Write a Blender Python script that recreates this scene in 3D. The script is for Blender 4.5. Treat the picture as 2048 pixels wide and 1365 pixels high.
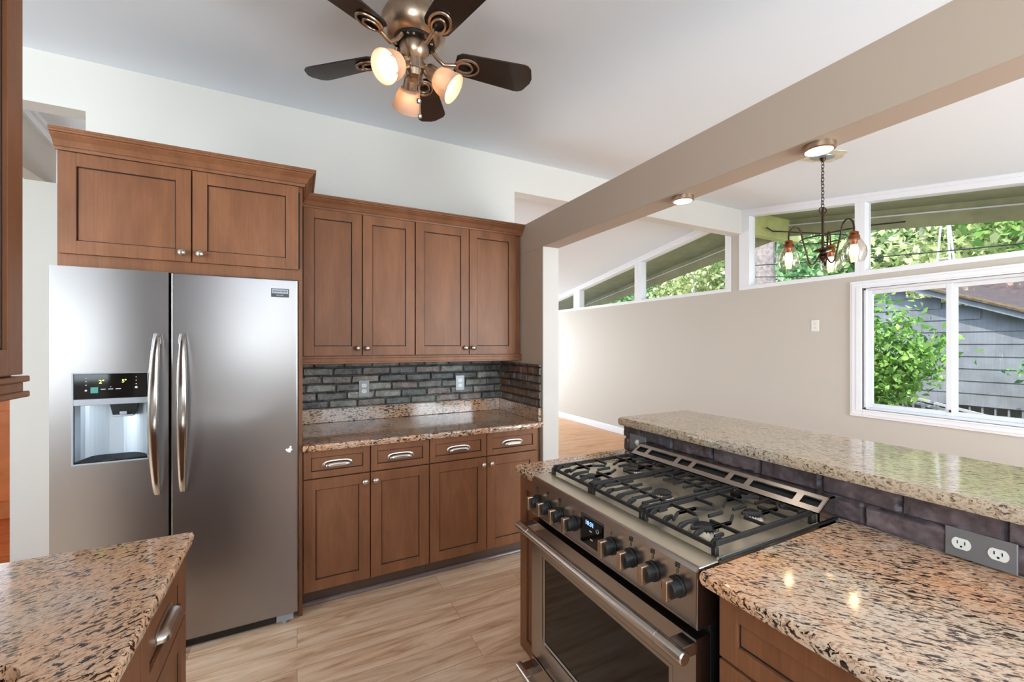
import bpy, bmesh, math, random
import numpy as np
from mathutils import Vector, Matrix, noise
PI = math.pi
random.seed(7)
rng = np.random.default_rng(7)
for o in list(bpy.data.objects): bpy.data.objects.remove(o)
scn = bpy.context.scene
COL = scn.collection

# ------------------------------------------------------------------ camera
FPX, YAW, HOR, CAMZ = 838.2, math.radians(27.147), 689.0, 1.45
cd = bpy.data.cameras.new('camera'); cam = bpy.data.objects.new('camera', cd); COL.objects.link(cam)
cd.sensor_fit = 'HORIZONTAL'; cd.sensor_width = 36.0; cd.lens = FPX / 2048 * 36
cd.shift_y = (HOR - 682.5) / 2048; cd.clip_start = 0.02; cd.clip_end = 200
cam.location = (0, 0, CAMZ); cam.rotation_euler = (PI/2, 0, -YAW)
scn.camera = cam
# ------------------------------------------------------------------ world, sun, added fill lamps
scn.view_settings.view_transform = 'Standard'; scn.view_settings.look = 'None'
scn.view_settings.gamma = 1.0; scn.view_settings.exposure = 0.98; scn.view_settings.use_curve_mapping = False
w = bpy.data.worlds.new('sky'); scn.world = w; w.use_nodes = True
nt = w.node_tree; bg = nt.nodes['Background']
sky = nt.nodes.new('ShaderNodeTexSky'); sky.sky_type = 'NISHITA'; sky.sun_disc = False
sky.sun_elevation = math.radians(52); sky.sun_rotation = math.radians(250)
nt.links.new(sky.outputs[0], bg.inputs[0]); bg.inputs[1].default_value = 0.42
sl = bpy.data.lights.new('sun', 'SUN'); sl.energy = 3.6; sl.angle = 0.01; sl.color = (1, .96, .88)
so = bpy.data.objects.new('sun', sl); COL.objects.link(so)
so.rotation_euler = Vector((0.62, 0.38, -0.95)).to_track_quat('-Z', 'Y').to_euler()
def fill_light(loc, to, sx, sy, power, color=(.79, .92, 1)):
    l = bpy.data.lights.new('fill_light', 'AREA'); l.shape = 'RECTANGLE'; l.size = sx; l.size_y = sy
    l.energy = power; l.color = color
    o = bpy.data.objects.new('fill_light', l); COL.objects.link(o); o.location = loc
    o.rotation_euler = (Vector(to) - Vector(loc)).to_track_quat('-Z', 'Y').to_euler()
# area lamps added to fill the rooms, some at unseen openings, others at blank walls
fill_light((3.1, -2.42, 1.3), (1.9, 0, 2.6), 1.9, 1.9, 115)
fill_light((0.95, -2.42, 1.65), (0.95, 0, 3.4), 1.1, 0.95, 4)
fill_light((-.88, -1.55, 1.6), (0, -1.2, 2.9), 1.5, .95, 62)
fill_light((3.1, 8.85, 1.4), (3.1, 6, 1.4), 2.6, 1.6, 75)
fill_light((-3.0, 6.5, 1.5), (0, 6.5, 1.6), 2.2, 1.8, 60)
fill_light((-3.0, .5, 1.6), (-1.6, 3., 2.3), 1.6, 1.5, 75)
fill_light((-2.05, -2.42, 1.7), (-2.0, 0, 2.6), 1.7, 1.5, 28)

# ------------------------------------------------------------------ materials
def sr(r, g, b):
    f = lambda c: (c/255/12.92) if c/255 <= .04045 else ((c/255+.055)/1.055)**2.4
    return (f(r), f(g), f(b), 1)
def new_mat(name):
    m = bpy.data.materials.new(name); m.use_nodes = True
    n = m.node_tree; return m, n, n.nodes['Principled BSDF'], n.nodes['Material Output']
def pm(name, col, rough=.5, metal=0., coat=0., emis=None, es=0., bump=0., bscale=60., var=0., vscale=4.):
    m, n, b, out = new_mat(name)
    b.inputs['Base Color'].default_value = col; b.inputs['Roughness'].default_value = rough
    b.inputs['Metallic'].default_value = metal; b.inputs['Coat Weight'].default_value = coat
    if emis: b.inputs['Emission Color'].default_value = emis; b.inputs['Emission Strength'].default_value = es
    if bump or var: tc = n.nodes.new('ShaderNodeTexCoord')
    if bump:
        t = n.nodes.new('ShaderNodeTexNoise'); t.inputs['Scale'].default_value = bscale; t.inputs['Detail'].default_value = 4
        n.links.new(tc.outputs['Object'], t.inputs['Vector'])
        bp = n.nodes.new('ShaderNodeBump'); bp.inputs['Strength'].default_value = bump; bp.inputs['Distance'].default_value = .01
        n.links.new(t.outputs[0], bp.inputs['Height']); n.links.new(bp.outputs[0], b.inputs['Normal'])
    if var:
        t = n.nodes.new('ShaderNodeTexNoise'); t.inputs['Scale'].default_value = vscale; t.inputs['Detail'].default_value = 5
        n.links.new(tc.outputs['Object'], t.inputs['Vector'])
        r = n.nodes.new('ShaderNodeValToRGB'); e = r.color_ramp.elements
        e[0].position = .3; e[1].position = .7
        e[0].color = tuple(c*(1-var) for c in col[:3])+(1,); e[1].color = tuple(min(1, c*(1+var)) for c in col[:3])+(1,)
        n.links.new(t.outputs[0], r.inputs[0]); n.links.new(r.outputs[0], b.inputs['Base Color'])
    return m
def mapping(n, scale, rot=(0, 0, 0), src='Object'):
    tc = n.nodes.new('ShaderNodeTexCoord'); mp = n.nodes.new('ShaderNodeMapping')
    mp.inputs['Scale'].default_value = scale; mp.inputs['Rotation'].default_value = rot
    n.links.new(tc.outputs[src], mp.inputs['Vector']); return mp
def noise_node(n, vec, scale, detail=4, rough=.6, dist=0):
    t = n.nodes.new('ShaderNodeTexNoise'); t.inputs['Scale'].default_value = scale
    t.inputs['Detail'].default_value = detail; t.inputs['Roughness'].default_value = rough; t.inputs['Distortion'].default_value = dist
    n.links.new(vec, t.inputs['Vector']); return t
def ramp(n, fac, stops):
    r = n.nodes.new('ShaderNodeValToRGB'); e = r.color_ramp.elements
    while len(e) < len(stops): e.new(.5)
    for i, (p, c) in enumerate(stops): e[i].position = p; e[i].color = c
    n.links.new(fac, r.inputs[0]); return r
def mixc(n, fac, a, b, mode='MIX'):
    m = n.nodes.new('ShaderNodeMix'); m.data_type = 'RGBA'; m.blend_type = mode
    if hasattr(fac, 'links'): n.links.new(fac, m.inputs[0])
    else: m.inputs[0].default_value = fac
    for s, i in ((a, 6), (b, 7)):
        if hasattr(s, 'links'): n.links.new(s, m.inputs[i])
        else: m.inputs[i].default_value = s
    return m.outputs[2]
M = {}
M['wall'] = pm('wall_greige_paint', sr(192, 184, 174), .6, bump=.03, bscale=300)
M['beam'] = pm('beam_taupe_paint', sr(174, 155, 138), .55, bump=.03, bscale=200)
M['white_dimmed'] = pm('white_paint_dimmed', sr(192, 185, 179), .6)
M['white'] = pm('white_paint', sr(208, 203, 196), .6, bump=.02, bscale=200)
M['ceil'] = pm('ceiling_white_paint', sr(229, 235, 243), .7, bump=.02, bscale=120)
M['trim'] = pm('white_gloss_trim', sr(232, 232, 236), .35)
M['vinyl'] = pm('white_vinyl', sr(225, 226, 230), .35)
M['black'] = pm('black_plastic', sr(14, 14, 15), .25)
M['gasket'] = pm('dark_gasket', sr(10, 10, 11), .6)
M['darkside'] = pm('black_enamel', sr(20, 19, 19), .5)
M['iron'] = pm('cast_iron', sr(38, 36, 35), .42, .3, bump=.25, bscale=250)
M['nickel'] = pm('brushed_nickel', sr(200, 192, 184), .26, 1.)
M['chrome'] = pm('polished_steel', sr(205, 203, 200), .13, 1.)
M['bronze'] = pm('brushed_bronze_metal', sr(178, 155, 134), .3, 1., var=.12, vscale=30)
M['copper_and_reflection'] = pm('aged_copper_and_reflection', sr(140, 84, 52), .35, 1., var=.3, vscale=40)
M['oilbronze'] = pm('oil_rubbed_bronze', sr(66, 50, 40), .4, .9, var=.3, vscale=40)
M['blade'] = pm('dark_walnut_fan_blade', sr(38, 28, 22), .28, var=.25, vscale=12, coat=.3)
M['blackglass'] = pm('black_oven_glass', sr(9, 7, 7), .06)
M['outletgrey'] = pm('grey_metal_plate', sr(128, 126, 128), .4, .4)
M['outletwhite'] = pm('white_plastic', sr(222, 220, 212), .35)
M['slot'] = pm('dark_slot', sr(22, 20, 20), .6)
M['green_led'] = pm('green_led', (.1, .2, .02, 1), .5, emis=(.65, 1, .12, 1), es=2.2)
M['blue_led'] = pm('blue_led', (.05, .1, .3, 1), .5, emis=(.2, .38, 1, 1), es=1.3)
M['print_white'] = pm('white_print', sr(190, 190, 190), .5)
M['print_dark'] = pm('dark_print', sr(40, 36, 34), .5)
M['sticker'] = pm('teal_sticker', sr(60, 130, 120), .5)
M['chip'] = pm('white_chip', sr(240, 240, 240), .6)
M['greyplastic'] = pm('grey_plastic', sr(150, 152, 158), .35, .3)
M['chute'] = pm('silver_dispenser_plastic', sr(176, 186, 196), .3, .5)
M['bulb'] = pm('lit_bulb', (1, .9, .75, 1), .4, emis=(1, .82, .6, 1), es=14)
M['bulb2'] = pm('lit_amber_bulb', (1, .85, .65, 1), .4, emis=(1, .74, .45, 1), es=10)
M['puck'] = pm('lit_lens', (1, .95, .85, 1), .4, emis=(1, .92, .78, 1), es=9)
M['orange_wood'] = pm('orange_pine', sr(186, 104, 50), .4, var=.2, vscale=6)
M['olive'] = pm('olive_paint', sr(158, 156, 118), .7, var=.12, vscale=8)
M['olive_light'] = pm('lime_olive_paint', sr(206, 206, 130), .7, var=.12, vscale=8)
M['ground'] = pm('forest_ground', sr(150, 142, 112), .95, var=.4, vscale=1.5)
M['bark'] = pm('grey_bark', sr(122, 112, 106), .9, bump=1, bscale=30, var=.4, vscale=14)
M['bark2'] = pm('pale_bark', sr(190, 184, 172), .9, var=.3, vscale=10)
M['log'] = pm('split_log', sr(150, 104, 66), .9, var=.4, vscale=20)
M['alu'] = pm('aluminium', sr(205, 205, 208), .45, .5)
M['wire'] = pm('black_cable', sr(18, 18, 18), .6)
M['shingle'] = pm('brown_roof_shingle', sr(70, 58, 56), .9, var=.35, vscale=10)
M['moss'] = pm('mossy_roof_edge', sr(84, 70, 48), .95, var=.5, vscale=20)
M['dirty'] = pm('old_plaster', sr(214, 208, 188), .8, var=.15, vscale=20)

def m_wood(name, c1, c2, rough=.45):
    m, n, b, out = new_mat(name)
    mp = mapping(n, (5, 5, 1.2)); t = noise_node(n, mp.outputs[0], 1.6, 5, .55, .6)
    g = mapping(n, (60, 60, 2.2)); t2 = noise_node(n, g.outputs[0], 2., 4, .7)
    r = ramp(n, t.outputs[0], [(.3, c1), (.7, c2)])
    r2 = ramp(n, t2.outputs[0], [(.35, (.86, .86, .86, 1)), (.6, (1, 1, 1, 1))])
    n.links.new(mixc(n, 1., r.outputs[0], r2.outputs[0], 'MULTIPLY'), b.inputs['Base Color'])
    b.inputs['Roughness'].default_value = rough; b.inputs['Coat Weight'].default_value = .08; b.inputs['Coat Roughness'].default_value = .3; b.inputs['Specular IOR Level'].default_value = .25
    return m
M['cab'] = m_wood('maple_cabinet_stain', sr(116, 73, 47), sr(139, 91, 61))
M['glaze_and_gap_shade'] = pm('dark_glaze_and_gap_shade', sr(26, 14, 9), .6)
M['toe'] = pm('toe_kick_brown', sr(84, 62, 50), .5)
M['shoe'] = pm('grey_brown_vinyl', sr(122, 104, 98), .3)

def m_floor(name, cols, plank=(1.22, .15), grain=1.):
    m, n, b, out = new_mat(name)
    mp = mapping(n, (1, 1, 1))
    br = n.nodes.new('ShaderNodeTexBrick'); br.offset = .37; br.squash = 1
    br.inputs['Scale'].default_value = 1; br.inputs['Brick Width'].default_value = plank[0]; br.inputs['Row Height'].default_value = plank[1]
    br.inputs['Mortar Size'].default_value = .0012; br.inputs['Mortar Smooth'].default_value = .2
    br.inputs['Color1'].default_value = (0, 0, 0, 1); br.inputs['Color2'].default_value = (1, 1, 1, 1); br.inputs['Mortar'].default_value = (.5, .5, .5, 1)
    n.links.new(mp.outputs[0], br.inputs['Vector'])
    vm = n.nodes.new('ShaderNodeVectorMath'); vm.operation = 'MULTIPLY_ADD'
    n.links.new(br.outputs['Color'], vm.inputs[0]); vm.inputs[1].default_value = (7, 13, 3)
    n.links.new(mp.outputs[0], vm.inputs[2])
    s = n.nodes.new('ShaderNodeVectorMath'); s.operation = 'MULTIPLY'; s.inputs[1].default_value = (1.1, 9, 1)
    n.links.new(vm.outputs[0], s.inputs[0])
    t = noise_node(n, s.outputs[0], 1.5, 6, .62, 1.3)
    s2 = n.nodes.new('ShaderNodeVectorMath'); s2.operation = 'MULTIPLY'; s2.inputs[1].default_value = (4, 90, 1)
    n.links.new(vm.outputs[0], s2.inputs[0])
    t2 = noise_node(n, s2.outputs[0], 1.3, 3, .7)
    r = ramp(n, t.outputs[0], [(.3, cols[0]), (.46, cols[1]), (.62, cols[2])])
    r2 = ramp(n, t2.outputs[0], [(.3, (.88, .85, .83, 1)), (.6, (1, 1, 1, 1))])
    c = mixc(n, grain, r.outputs[0], r2.outputs[0], 'MULTIPLY')
    tone = ramp(n, br.outputs['Color'], [(0, (.88, .87, .86, 1)), (1, (1.0, 1.0, 1.0, 1))])
    c = mixc(n, 1., c, tone.outputs[0], 'MULTIPLY')
    seam = ramp(n, br.outputs['Fac'], [(0, (1, 1, 1, 1)), (1, (.5, .42, .36, 1))])
    c = mixc(n, 1., c, seam.outputs[0], 'MULTIPLY')
    n.links.new(c, b.inputs['Base Color']); b.inputs['Roughness'].default_value = .42
    return m
M['lvp'] = m_floor('light_oak_plank_floor', [sr(186, 140, 108), sr(234, 195, 160), sr(250, 220, 190)])
M['oak'] = m_floor('golden_oak_floor', [sr(186, 126, 76), sr(208, 150, 98), sr(220, 168, 118)], (1.5, .07), .8)
M['cherry'] = m_floor('orange_hall_floor', [sr(150, 66, 26), sr(188, 92, 40), sr(206, 112, 56)], (1.5, .07), .8)

def m_granite(name, base1, base2, dark, rot, thresh=.5, fs=1.):
    m, n, b, out = new_mat(name)
    mp = mapping(n, (1, 1, 1), (0, 0, rot))
    big = noise_node(n, mp.outputs[0], 3.2, 4, .6, .4)
    base = ramp(n, big.outputs[0], [(.38, base1), (.62, base2)])
    st = n.nodes.new('ShaderNodeVectorMath'); st.operation = 'MULTIPLY'; st.inputs[1].default_value = (56, 112, 90) if fs < 1 else (46, 150, 110)
    n.links.new(mp.outputs[0], st.inputs[0])
    t = noise_node(n, st.outputs[0], 1., 3, .6, .7)
    st2 = n.nodes.new('ShaderNodeVectorMath'); st2.operation = 'MULTIPLY'; st2.inputs[1].default_value = (60, 150, 120)
    n.links.new(mp.outputs[0], st2.inputs[0])
    t2 = noise_node(n, st2.outputs[0], 1.3, 3, .6, .5)
    mid = ramp(n, t2.outputs[0], [(.40, (.50, .38, .30, 1)), (.50, (1, 1, 1, 1))])
    c = mixc(n, .8, base.outputs[0], mid.outputs[0], 'MULTIPLY')
    # dark flecks gathered in drifts
    dens = noise_node(n, mp.outputs[0], 9., 2, .5)
    ad = n.nodes.new('ShaderNodeMath'); ad.operation = 'MULTIPLY_ADD'; ad.inputs[1].default_value = .22
    n.links.new(dens.outputs[0], ad.inputs[0]); n.links.new(t.outputs[0], ad.inputs[2])
    dk = ramp(n, ad.outputs[0], [(thresh+.055, (1, 1, 1, 1)), (thresh+.095, (0, 0, 0, 1))])
    inv = n.nodes.new('ShaderNodeInvert'); n.links.new(dk.outputs[0], inv.inputs['Color'])
    c = mixc(n, inv.outputs[0], c, dark)
    n.links.new(c, b.inputs['Base Color']); b.inputs['Roughness'].default_value = .09
    b.inputs['Coat Weight'].default_value = .15; b.inputs['Coat Roughness'].default_value = .03
    return m
M['granite'] = m_granite('tan_black_granite', sr(232, 180, 138), sr(220, 190, 164), sr(44, 28, 20), -.6, .60, .72)
M['granite_near'] = m_granite('tan_grey_granite', sr(226, 172, 130), sr(206, 184, 162), sr(46, 32, 26), .9, .60)
M['granite_bar'] = m_granite('cream_brown_granite', sr(196, 174, 148), sr(188, 172, 154), sr(96, 76, 60), 1.1, .635)
M['granite_far'] = m_granite('brown_granite', sr(196, 144, 106), sr(194, 168, 146), sr(50, 40, 35), .2, .595)

def m_brick():
    m, n, b, out = new_mat('painted_grey_brick')
    at = n.nodes.new('ShaderNodeAttribute'); at.attribute_name = 'brickcol'
    mp = mapping(n, (1, 1, 1)); t = noise_node(n, mp.outputs[0], 28, 6, .7)
    r = ramp(n, t.outputs[0], [(.3, (.62, .62, .62, 1)), (.5, (1, 1, 1, 1)), (.72, (1.5, 1.5, 1.5, 1))])
    n.links.new(mixc(n, 1., at.outputs['Color'], r.outputs[0], 'MULTIPLY'), b.inputs['Base Color'])
    b.inputs['Roughness'].default_value = .5
    bp = n.nodes.new('ShaderNodeBump'); bp.inputs['Strength'].default_value = .5; bp.inputs['Distance'].default_value = .004
    n.links.new(t.outputs[0], bp.inputs['Height']); n.links.new(bp.outputs[0], b.inputs['Normal'])
    return m
M['brick'] = m_brick()

def m_steel(name, col, rough, sc, streak=.05, bmp=.02):
    m, n, b, out = new_mat(name)
    mp = mapping(n, sc); t = noise_node(n, mp.outputs[0], 1., 3, .6)
    r = n.nodes.new('ShaderNodeMapRange'); r.inputs['To Min'].default_value = rough-streak; r.inputs['To Max'].default_value = rough+streak
    n.links.new(t.outputs[0], r.inputs[0]); n.links.new(r.outputs[0], b.inputs['Roughness'])
    b.inputs['Base Color'].default_value = col; b.inputs['Metallic'].default_value = 1
    bp = n.nodes.new('ShaderNodeBump'); bp.inputs['Strength'].default_value = bmp; bp.inputs['Distance'].default_value = .002
    n.links.new(t.outputs[0], bp.inputs['Height']); n.links.new(bp.outputs[0], b.inputs['Normal'])
    return m
M['steel'] = m_steel('brushed_steel_door', sr(154, 149, 148), .29, (1.0, 4, 120), .006, .0)
M['steel2'] = m_steel('warm_brushed_steel', sr(176, 168, 162), .25, (200, 3, 200), .02, .008)
M['steeltop'] = m_steel('cooktop_steel', sr(222, 214, 196), .38, (4, 100, 4), .03, .004)

def m_glass(name, refl=1., tint=(1, 1, 1, 1), rough=0.):
    m, n, b, out = new_mat(name); n.nodes.remove(b)
    tr = n.nodes.new('ShaderNodeBsdfTransparent'); tr.inputs[0].default_value = tint
    gl = n.nodes.new('ShaderNodeBsdfGlossy'); gl.inputs['Roughness'].default_value = rough
    fr = n.nodes.new('ShaderNodeFresnel'); fr.inputs[0].default_value = 1.5
    mu = n.nodes.new('ShaderNodeMath'); mu.operation = 'MULTIPLY'; mu.inputs[1].default_value = refl
    ge = n.nodes.new('ShaderNodeNewGeometry'); ff = n.nodes.new('ShaderNodeMath'); ff.operation = 'SUBTRACT'; ff.inputs[0].default_value = 1; n.links.new(ge.outputs['Backfacing'], ff.inputs[1])
    m2 = n.nodes.new('ShaderNodeMath'); m2.operation = 'MULTIPLY'; n.links.new(ff.outputs[0], m2.inputs[1])
    mx = n.nodes.new('ShaderNodeMixShader'); n.links.new(fr.outputs[0], mu.inputs[0]); n.links.new(mu.outputs[0], m2.inputs[0]); n.links.new(m2.outputs[0], mx.inputs[0])
    n.links.new(tr.outputs[0], mx.inputs[1]); n.links.new(gl.outputs[0], mx.inputs[2]); n.links.new(mx.outputs[0], out.inputs[0])
    return m
M['glass'] = m_glass('window_glass', 1.)
M['jar'] = m_glass('clear_seeded_glass', 2.6, (.95, .92, .88, 1), .06)
def m_shade():
    m, n, b, out = new_mat('frosted_amber_glass'); n.nodes.remove(b)
    tr = n.nodes.new('ShaderNodeBsdfTransparent'); tl = n.nodes.new('ShaderNodeBsdfTranslucent'); df = n.nodes.new('ShaderNodeBsdfDiffuse')
    tl.inputs[0].default_value = (.46, .34, .25, 1); df.inputs[0].default_value = (.70, .54, .44, 1); tr.inputs[0].default_value = (1, .85, .7, 1)
    a = n.nodes.new('ShaderNodeMixShader'); a.inputs[0].default_value = .45
    n.links.new(df.outputs[0], a.inputs[1]); n.links.new(tl.outputs[0], a.inputs[2])
    c = n.nodes.new('ShaderNodeMixShader'); c.inputs[0].default_value = .10
    n.links.new(a.outputs[0], c.inputs[1]); n.links.new(tr.outputs[0], c.inputs[2]); n.links.new(c.outputs[0], out.inputs[0])
    return m
M['shade'] = m_shade()
def m_leaf(name, c1, c2):
    m, n, b, out = new_mat(name)
    g = n.nodes.new('ShaderNodeNewGeometry')
    r = ramp(n, g.outputs['Random Per Island'], [(0, c1), (.75, c2), (1., tuple(min(1, c*1.5) for c in c2[:3])+(1,))])
    n.nodes.remove(b)
    df = n.nodes.new('ShaderNodeBsdfDiffuse'); tl = n.nodes.new('ShaderNodeBsdfTranslucent'); mx = n.nodes.new('ShaderNodeMixShader'); mx.inputs[0].default_value = .45
    n.links.new(r.outputs[0], df.inputs[0]); n.links.new(r.outputs[0], tl.inputs[0])
    n.links.new(df.outputs[0], mx.inputs[1]); n.links.new(tl.outputs[0], mx.inputs[2]); n.links.new(mx.outputs[0], out.inputs[0])
    return m
M['leaf1'] = m_leaf('bright_green_leaf', sr(74, 120, 60), sr(160, 200, 110))
M['leaf2'] = m_leaf('pale_green_leaf', sr(124, 150, 88), sr(216, 222, 170))
M['leaf3'] = m_leaf('deep_green_leaf', sr(72, 118, 76), sr(150, 192, 134))
def m_siding():
    m, n, b, out = new_mat('grey_blue_shake_siding')
    mp = mapping(n, (1, 1, 1)); t = noise_node(n, mp.outputs[0], 3., 5, .6)
    g = mapping(n, (1, 40, 3)); t2 = noise_node(n, g.outputs[0], 1.2, 3, .6)
    r = ramp(n, t.outputs[0], [(.3, sr(98, 103, 106)), (.7, sr(121, 127, 131))])
    r2 = ramp(n, t2.outputs[0], [(.3, (.85, .85, .85, 1)), (.6, (1, 1, 1, 1))])
    n.links.new(mixc(n, 1., r.outputs[0], r2.outputs[0], 'MULTIPLY'), b.inputs['Base Color']); b.inputs['Roughness'].default_value = .8
    return m
M['siding'] = m_siding()

# ------------------------------------------------------------------ mesh builder
WL = {}
def wloc(p):
    return WL.get(p.name, Vector((0, 0, 0))) if p else Vector((0, 0, 0))
class MB:
    def __init__(s, T=None): s.v = []; s.f = []; s.mi = []; s.T = T
    def add(s, vs, fs, mi=0):
        k = len(s.v)
        s.v += [tuple(s.T(*v)) if s.T else tuple(v) for v in vs]
        s.f += [tuple(i+k for i in f) for f in fs]; s.mi += [mi]*len(fs); return s
    def box(s, x0, x1, y0, y1, z0, z1, mi=0):
        return s.add([(x, y, z) for x in (x0, x1) for y in (y0, y1) for z in (z0, z1)],
                     [(0, 1, 3, 2), (4, 6, 7, 5), (0, 4, 5, 1), (2, 3, 7, 6), (0, 2, 6, 4), (1, 5, 7, 3)], mi)
    def prism(s, loop, d, mi=0):
        n = len(loop); d = Vector(d)
        vs = [Vector(p) for p in loop] + [Vector(p)+d for p in loop]
        return s.add(vs, [tuple(range(n)), tuple(range(2*n-1, n-1, -1))] + [(i, (i+1) % n, n+(i+1) % n, n+i) for i in range(n)], mi)
    def frame_at(s, t):
        t = Vector(t).normalized(); a = Vector((0, 0, 1)) if abs(t.z) < .9 else Vector((1, 0, 0))
        x = t.cross(a).normalized(); return x, t.cross(x).normalized()
    def tube(s, pts, r, n=10, closed=False, caps=True, mi=0, sx=1., sy=1.):
        pts = [Vector(p) for p in pts]; N = len(pts); rr = r if hasattr(r, '__len__') else [r]*N
        vs = []; x = None
        for i in range(N):
            if closed: t = pts[(i+1) % N]-pts[i-1]
            else: t = pts[min(i+1, N-1)]-pts[max(i-1, 0)]
            t.normalize()
            if x is None: x, y = s.frame_at(t)
            else:
                x = (x - t*x.dot(t)).normalized(); y = t.cross(x).normalized()
            for k in range(n):
                a = 2*PI*k/n; vs.append(pts[i] + x*math.cos(a)*rr[i]*sx + y*math.sin(a)*rr[i]*sy)
        fs = []
        for i in range(N if closed else N-1):
            for k in range(n):
                a = i*n+k; b = i*n+(k+1) % n; c = ((i+1) % N)*n+(k+1) % n; d = ((i+1) % N)*n+k
                fs.append((a, b, c, d))
        if caps and not closed: fs += [tuple(range(n-1, -1, -1)), tuple(range((N-1)*n, N*n))]
        return s.add(vs, fs, mi)
    def cyl(s, p0, p1, r0, r1=None, n=20, mi=0):
        r1 = r0 if r1 is None else r1; return s.tube([p0, p1], [r0, r1], n, mi=mi)
    def lathe(s, prof, c=(0, 0, 0), axis=(0, 0, 1), n=28, mi=0, caps=True):
        c = Vector(c); ax = Vector(axis).normalized(); x, y = s.frame_at(ax)
        vs = []; 
        for r, h in prof:
            for k in range(n):
                a = 2*PI*k/n; vs.append(c + ax*h + x*math.cos(a)*max(r, 1e-5) + y*math.sin(a)*max(r, 1e-5))
        fs = []
        for i in range(len(prof)-1):
            for k in range(n): fs.append((i*n+k, i*n+(k+1) % n, (i+1)*n+(k+1) % n, (i+1)*n+k))
        if caps: fs += [tuple(range(n-1, -1, -1)), tuple(range((len(prof)-1)*n, len(prof)*n))]
        return s.add(vs, fs, mi)
    def bar(s, p0, p1, wd, ht, mi=0):
        p0 = Vector(p0); p1 = Vector(p1); t = (p1-p0).normalized(); sd = t.cross(Vector((0, 0, 1)))
        sd = sd.normalized() if sd.length > 1e-4 else Vector((1, 0, 0)); up = sd.cross(t)
        vs = [p + sd*a*wd/2 + up*b*ht/2 for p in (p0, p1) for a in (-1, 1) for b in (-1, 1)]
        return s.add(vs, [(0, 1, 3, 2), (4, 6, 7, 5), (0, 4, 5, 1), (2, 3, 7, 6), (0, 2, 6, 4), (1, 5, 7, 3)], mi)
    def build(s, name, mats, parent=None, bevel=0., seg=2, smooth=True, local=False, fix=True):
        me = bpy.data.meshes.new(name)
        L = Vector((0, 0, 0)) if (local or not parent) else wloc(parent)
        me.from_pydata([tuple(Vector(v)-L) for v in s.v], [], s.f)
        mats = mats if isinstance(mats, (list, tuple)) else [mats]
        for m in mats: me.materials.append(M[m] if isinstance(m, str) else m)
        me.polygons.foreach_set('material_index', s.mi)
        if fix:
            bm = bmesh.new(); bm.from_mesh(me); bmesh.ops.recalc_face_normals(bm, faces=bm.faces); bm.to_mesh(me); bm.free()
        if smooth: me.shade_smooth(); me.set_sharp_from_angle(angle=math.radians(38))
        if smooth:
            for p in me.polygons:
                if p.loop_total > 8 or p.area > .002 or (abs(p.normal.z) > .9995 and p.area > .0004): p.use_smooth = False
        o = bpy.data.objects.new(name, me); COL.objects.link(o)
        if parent: o.parent = parent
        WL[o.name] = wloc(parent) if parent else Vector((0, 0, 0))
        if bevel:
            b = o.modifiers.new('bevel', 'BEVEL'); b.width = bevel; b.segments = seg; b.limit_method = 'ANGLE'; b.angle_limit = math.radians(40)
            b.harden_normals = False
        return o
def tag(o, label=None, cat=None, group=None, kind=None):
    if label: o['label'] = label
    if cat: o['category'] = cat
    if group: o['group'] = group
    if kind: o['kind'] = kind
    return o
def thing(name, label, cat, loc=(0, 0, 0), group=None):
    o = bpy.data.objects.new(name, None); COL.objects.link(o); o.location = loc; o.empty_display_size = .05
    WL[o.name] = Vector(loc); return tag(o, label, cat, group)
def struct(o): o['kind'] = 'structure'; return o
def dup(root, loc, rz=None, label=None, parent=None):
    r = root.copy(); COL.objects.link(r); r.location = loc; WL[r.name] = Vector(loc)
    if rz is not None: r.rotation_euler = (0, 0, rz)
    if label: r['label'] = label
    if parent: r.parent = parent
    for ch in list(root.children):
        c = ch.copy(); COL.objects.link(c); c.parent = r
        for g in list(ch.children):
            d = g.copy(); COL.objects.link(d); d.parent = c
    return r
def text(name, s, size, mat, parent, loc, rot, ext=.0006):
    cu = bpy.data.curves.new(name, 'FONT'); cu.body = s; cu.size = size; cu.extrude = ext; cu.align_x = 'CENTER'; cu.align_y = 'CENTER'
    cu.materials.append(M[mat]); o = bpy.data.objects.new(name, cu); COL.objects.link(o); o.parent = parent
    bpy.context.view_layer.update()
    me = bpy.data.meshes.new_from_object(o.evaluated_get(bpy.context.evaluated_depsgraph_get()))
    bpy.data.objects.remove(o); o = bpy.data.objects.new(name, me); COL.objects.link(o); o.parent = parent
    o.location = Vector(loc)-wloc(parent); o.rotation_euler = rot; return o

# ------------------------------------------------------------------ room shell
YW = 3.15      # wall behind the fridge and cabinets, also the face of the ridge beam
YR = 3.21      # ridge
RX = 4.66      # long outside wall
ZR = 3.035
def cz(y): return ZR - .157*(YR-y) if y < YR else ZR - .162*(y-YR)
Y0, Y1, X0 = -2.5, 9.0, -3.1
struct(MB().box(X0, 1.55, Y0, YW+.02, -.1, 0).build('floor_kitchen', 'lvp'))
struct(MB().box(1.55, RX+.12, Y0, Y1, -.1, 0).box(-1.0, 1.55, YW+.02, Y1, -.1, 0).build('floor_dining', 'oak'))
struct(MB().box(X0, -1.0, YW+.02, Y1, -.1, 0).build('floor_hall', 'cherry'))
mb = MB()
mb.prism([(X0-.1, Y0-.1, cz(Y0-.1)), (X0-.1, YR, ZR), (X0-.1, Y1+.1, cz(Y1+.1)), (X0-.1, Y1+.1, cz(Y1+.1)+.14), (X0-.1, YR, ZR+.14), (X0-.1, Y0-.1, cz(Y0-.1)+.14)], (RX+.15-X0+.1, 0, 0))
struct(mb.build('ceiling', 'ceil', smooth=False))
# ridge beam
struct(MB().box(X0, RX+.02, YW, YW+.13, 2.745, ZR+.02).build('trim_1', 'white', bevel=.003))
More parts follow.
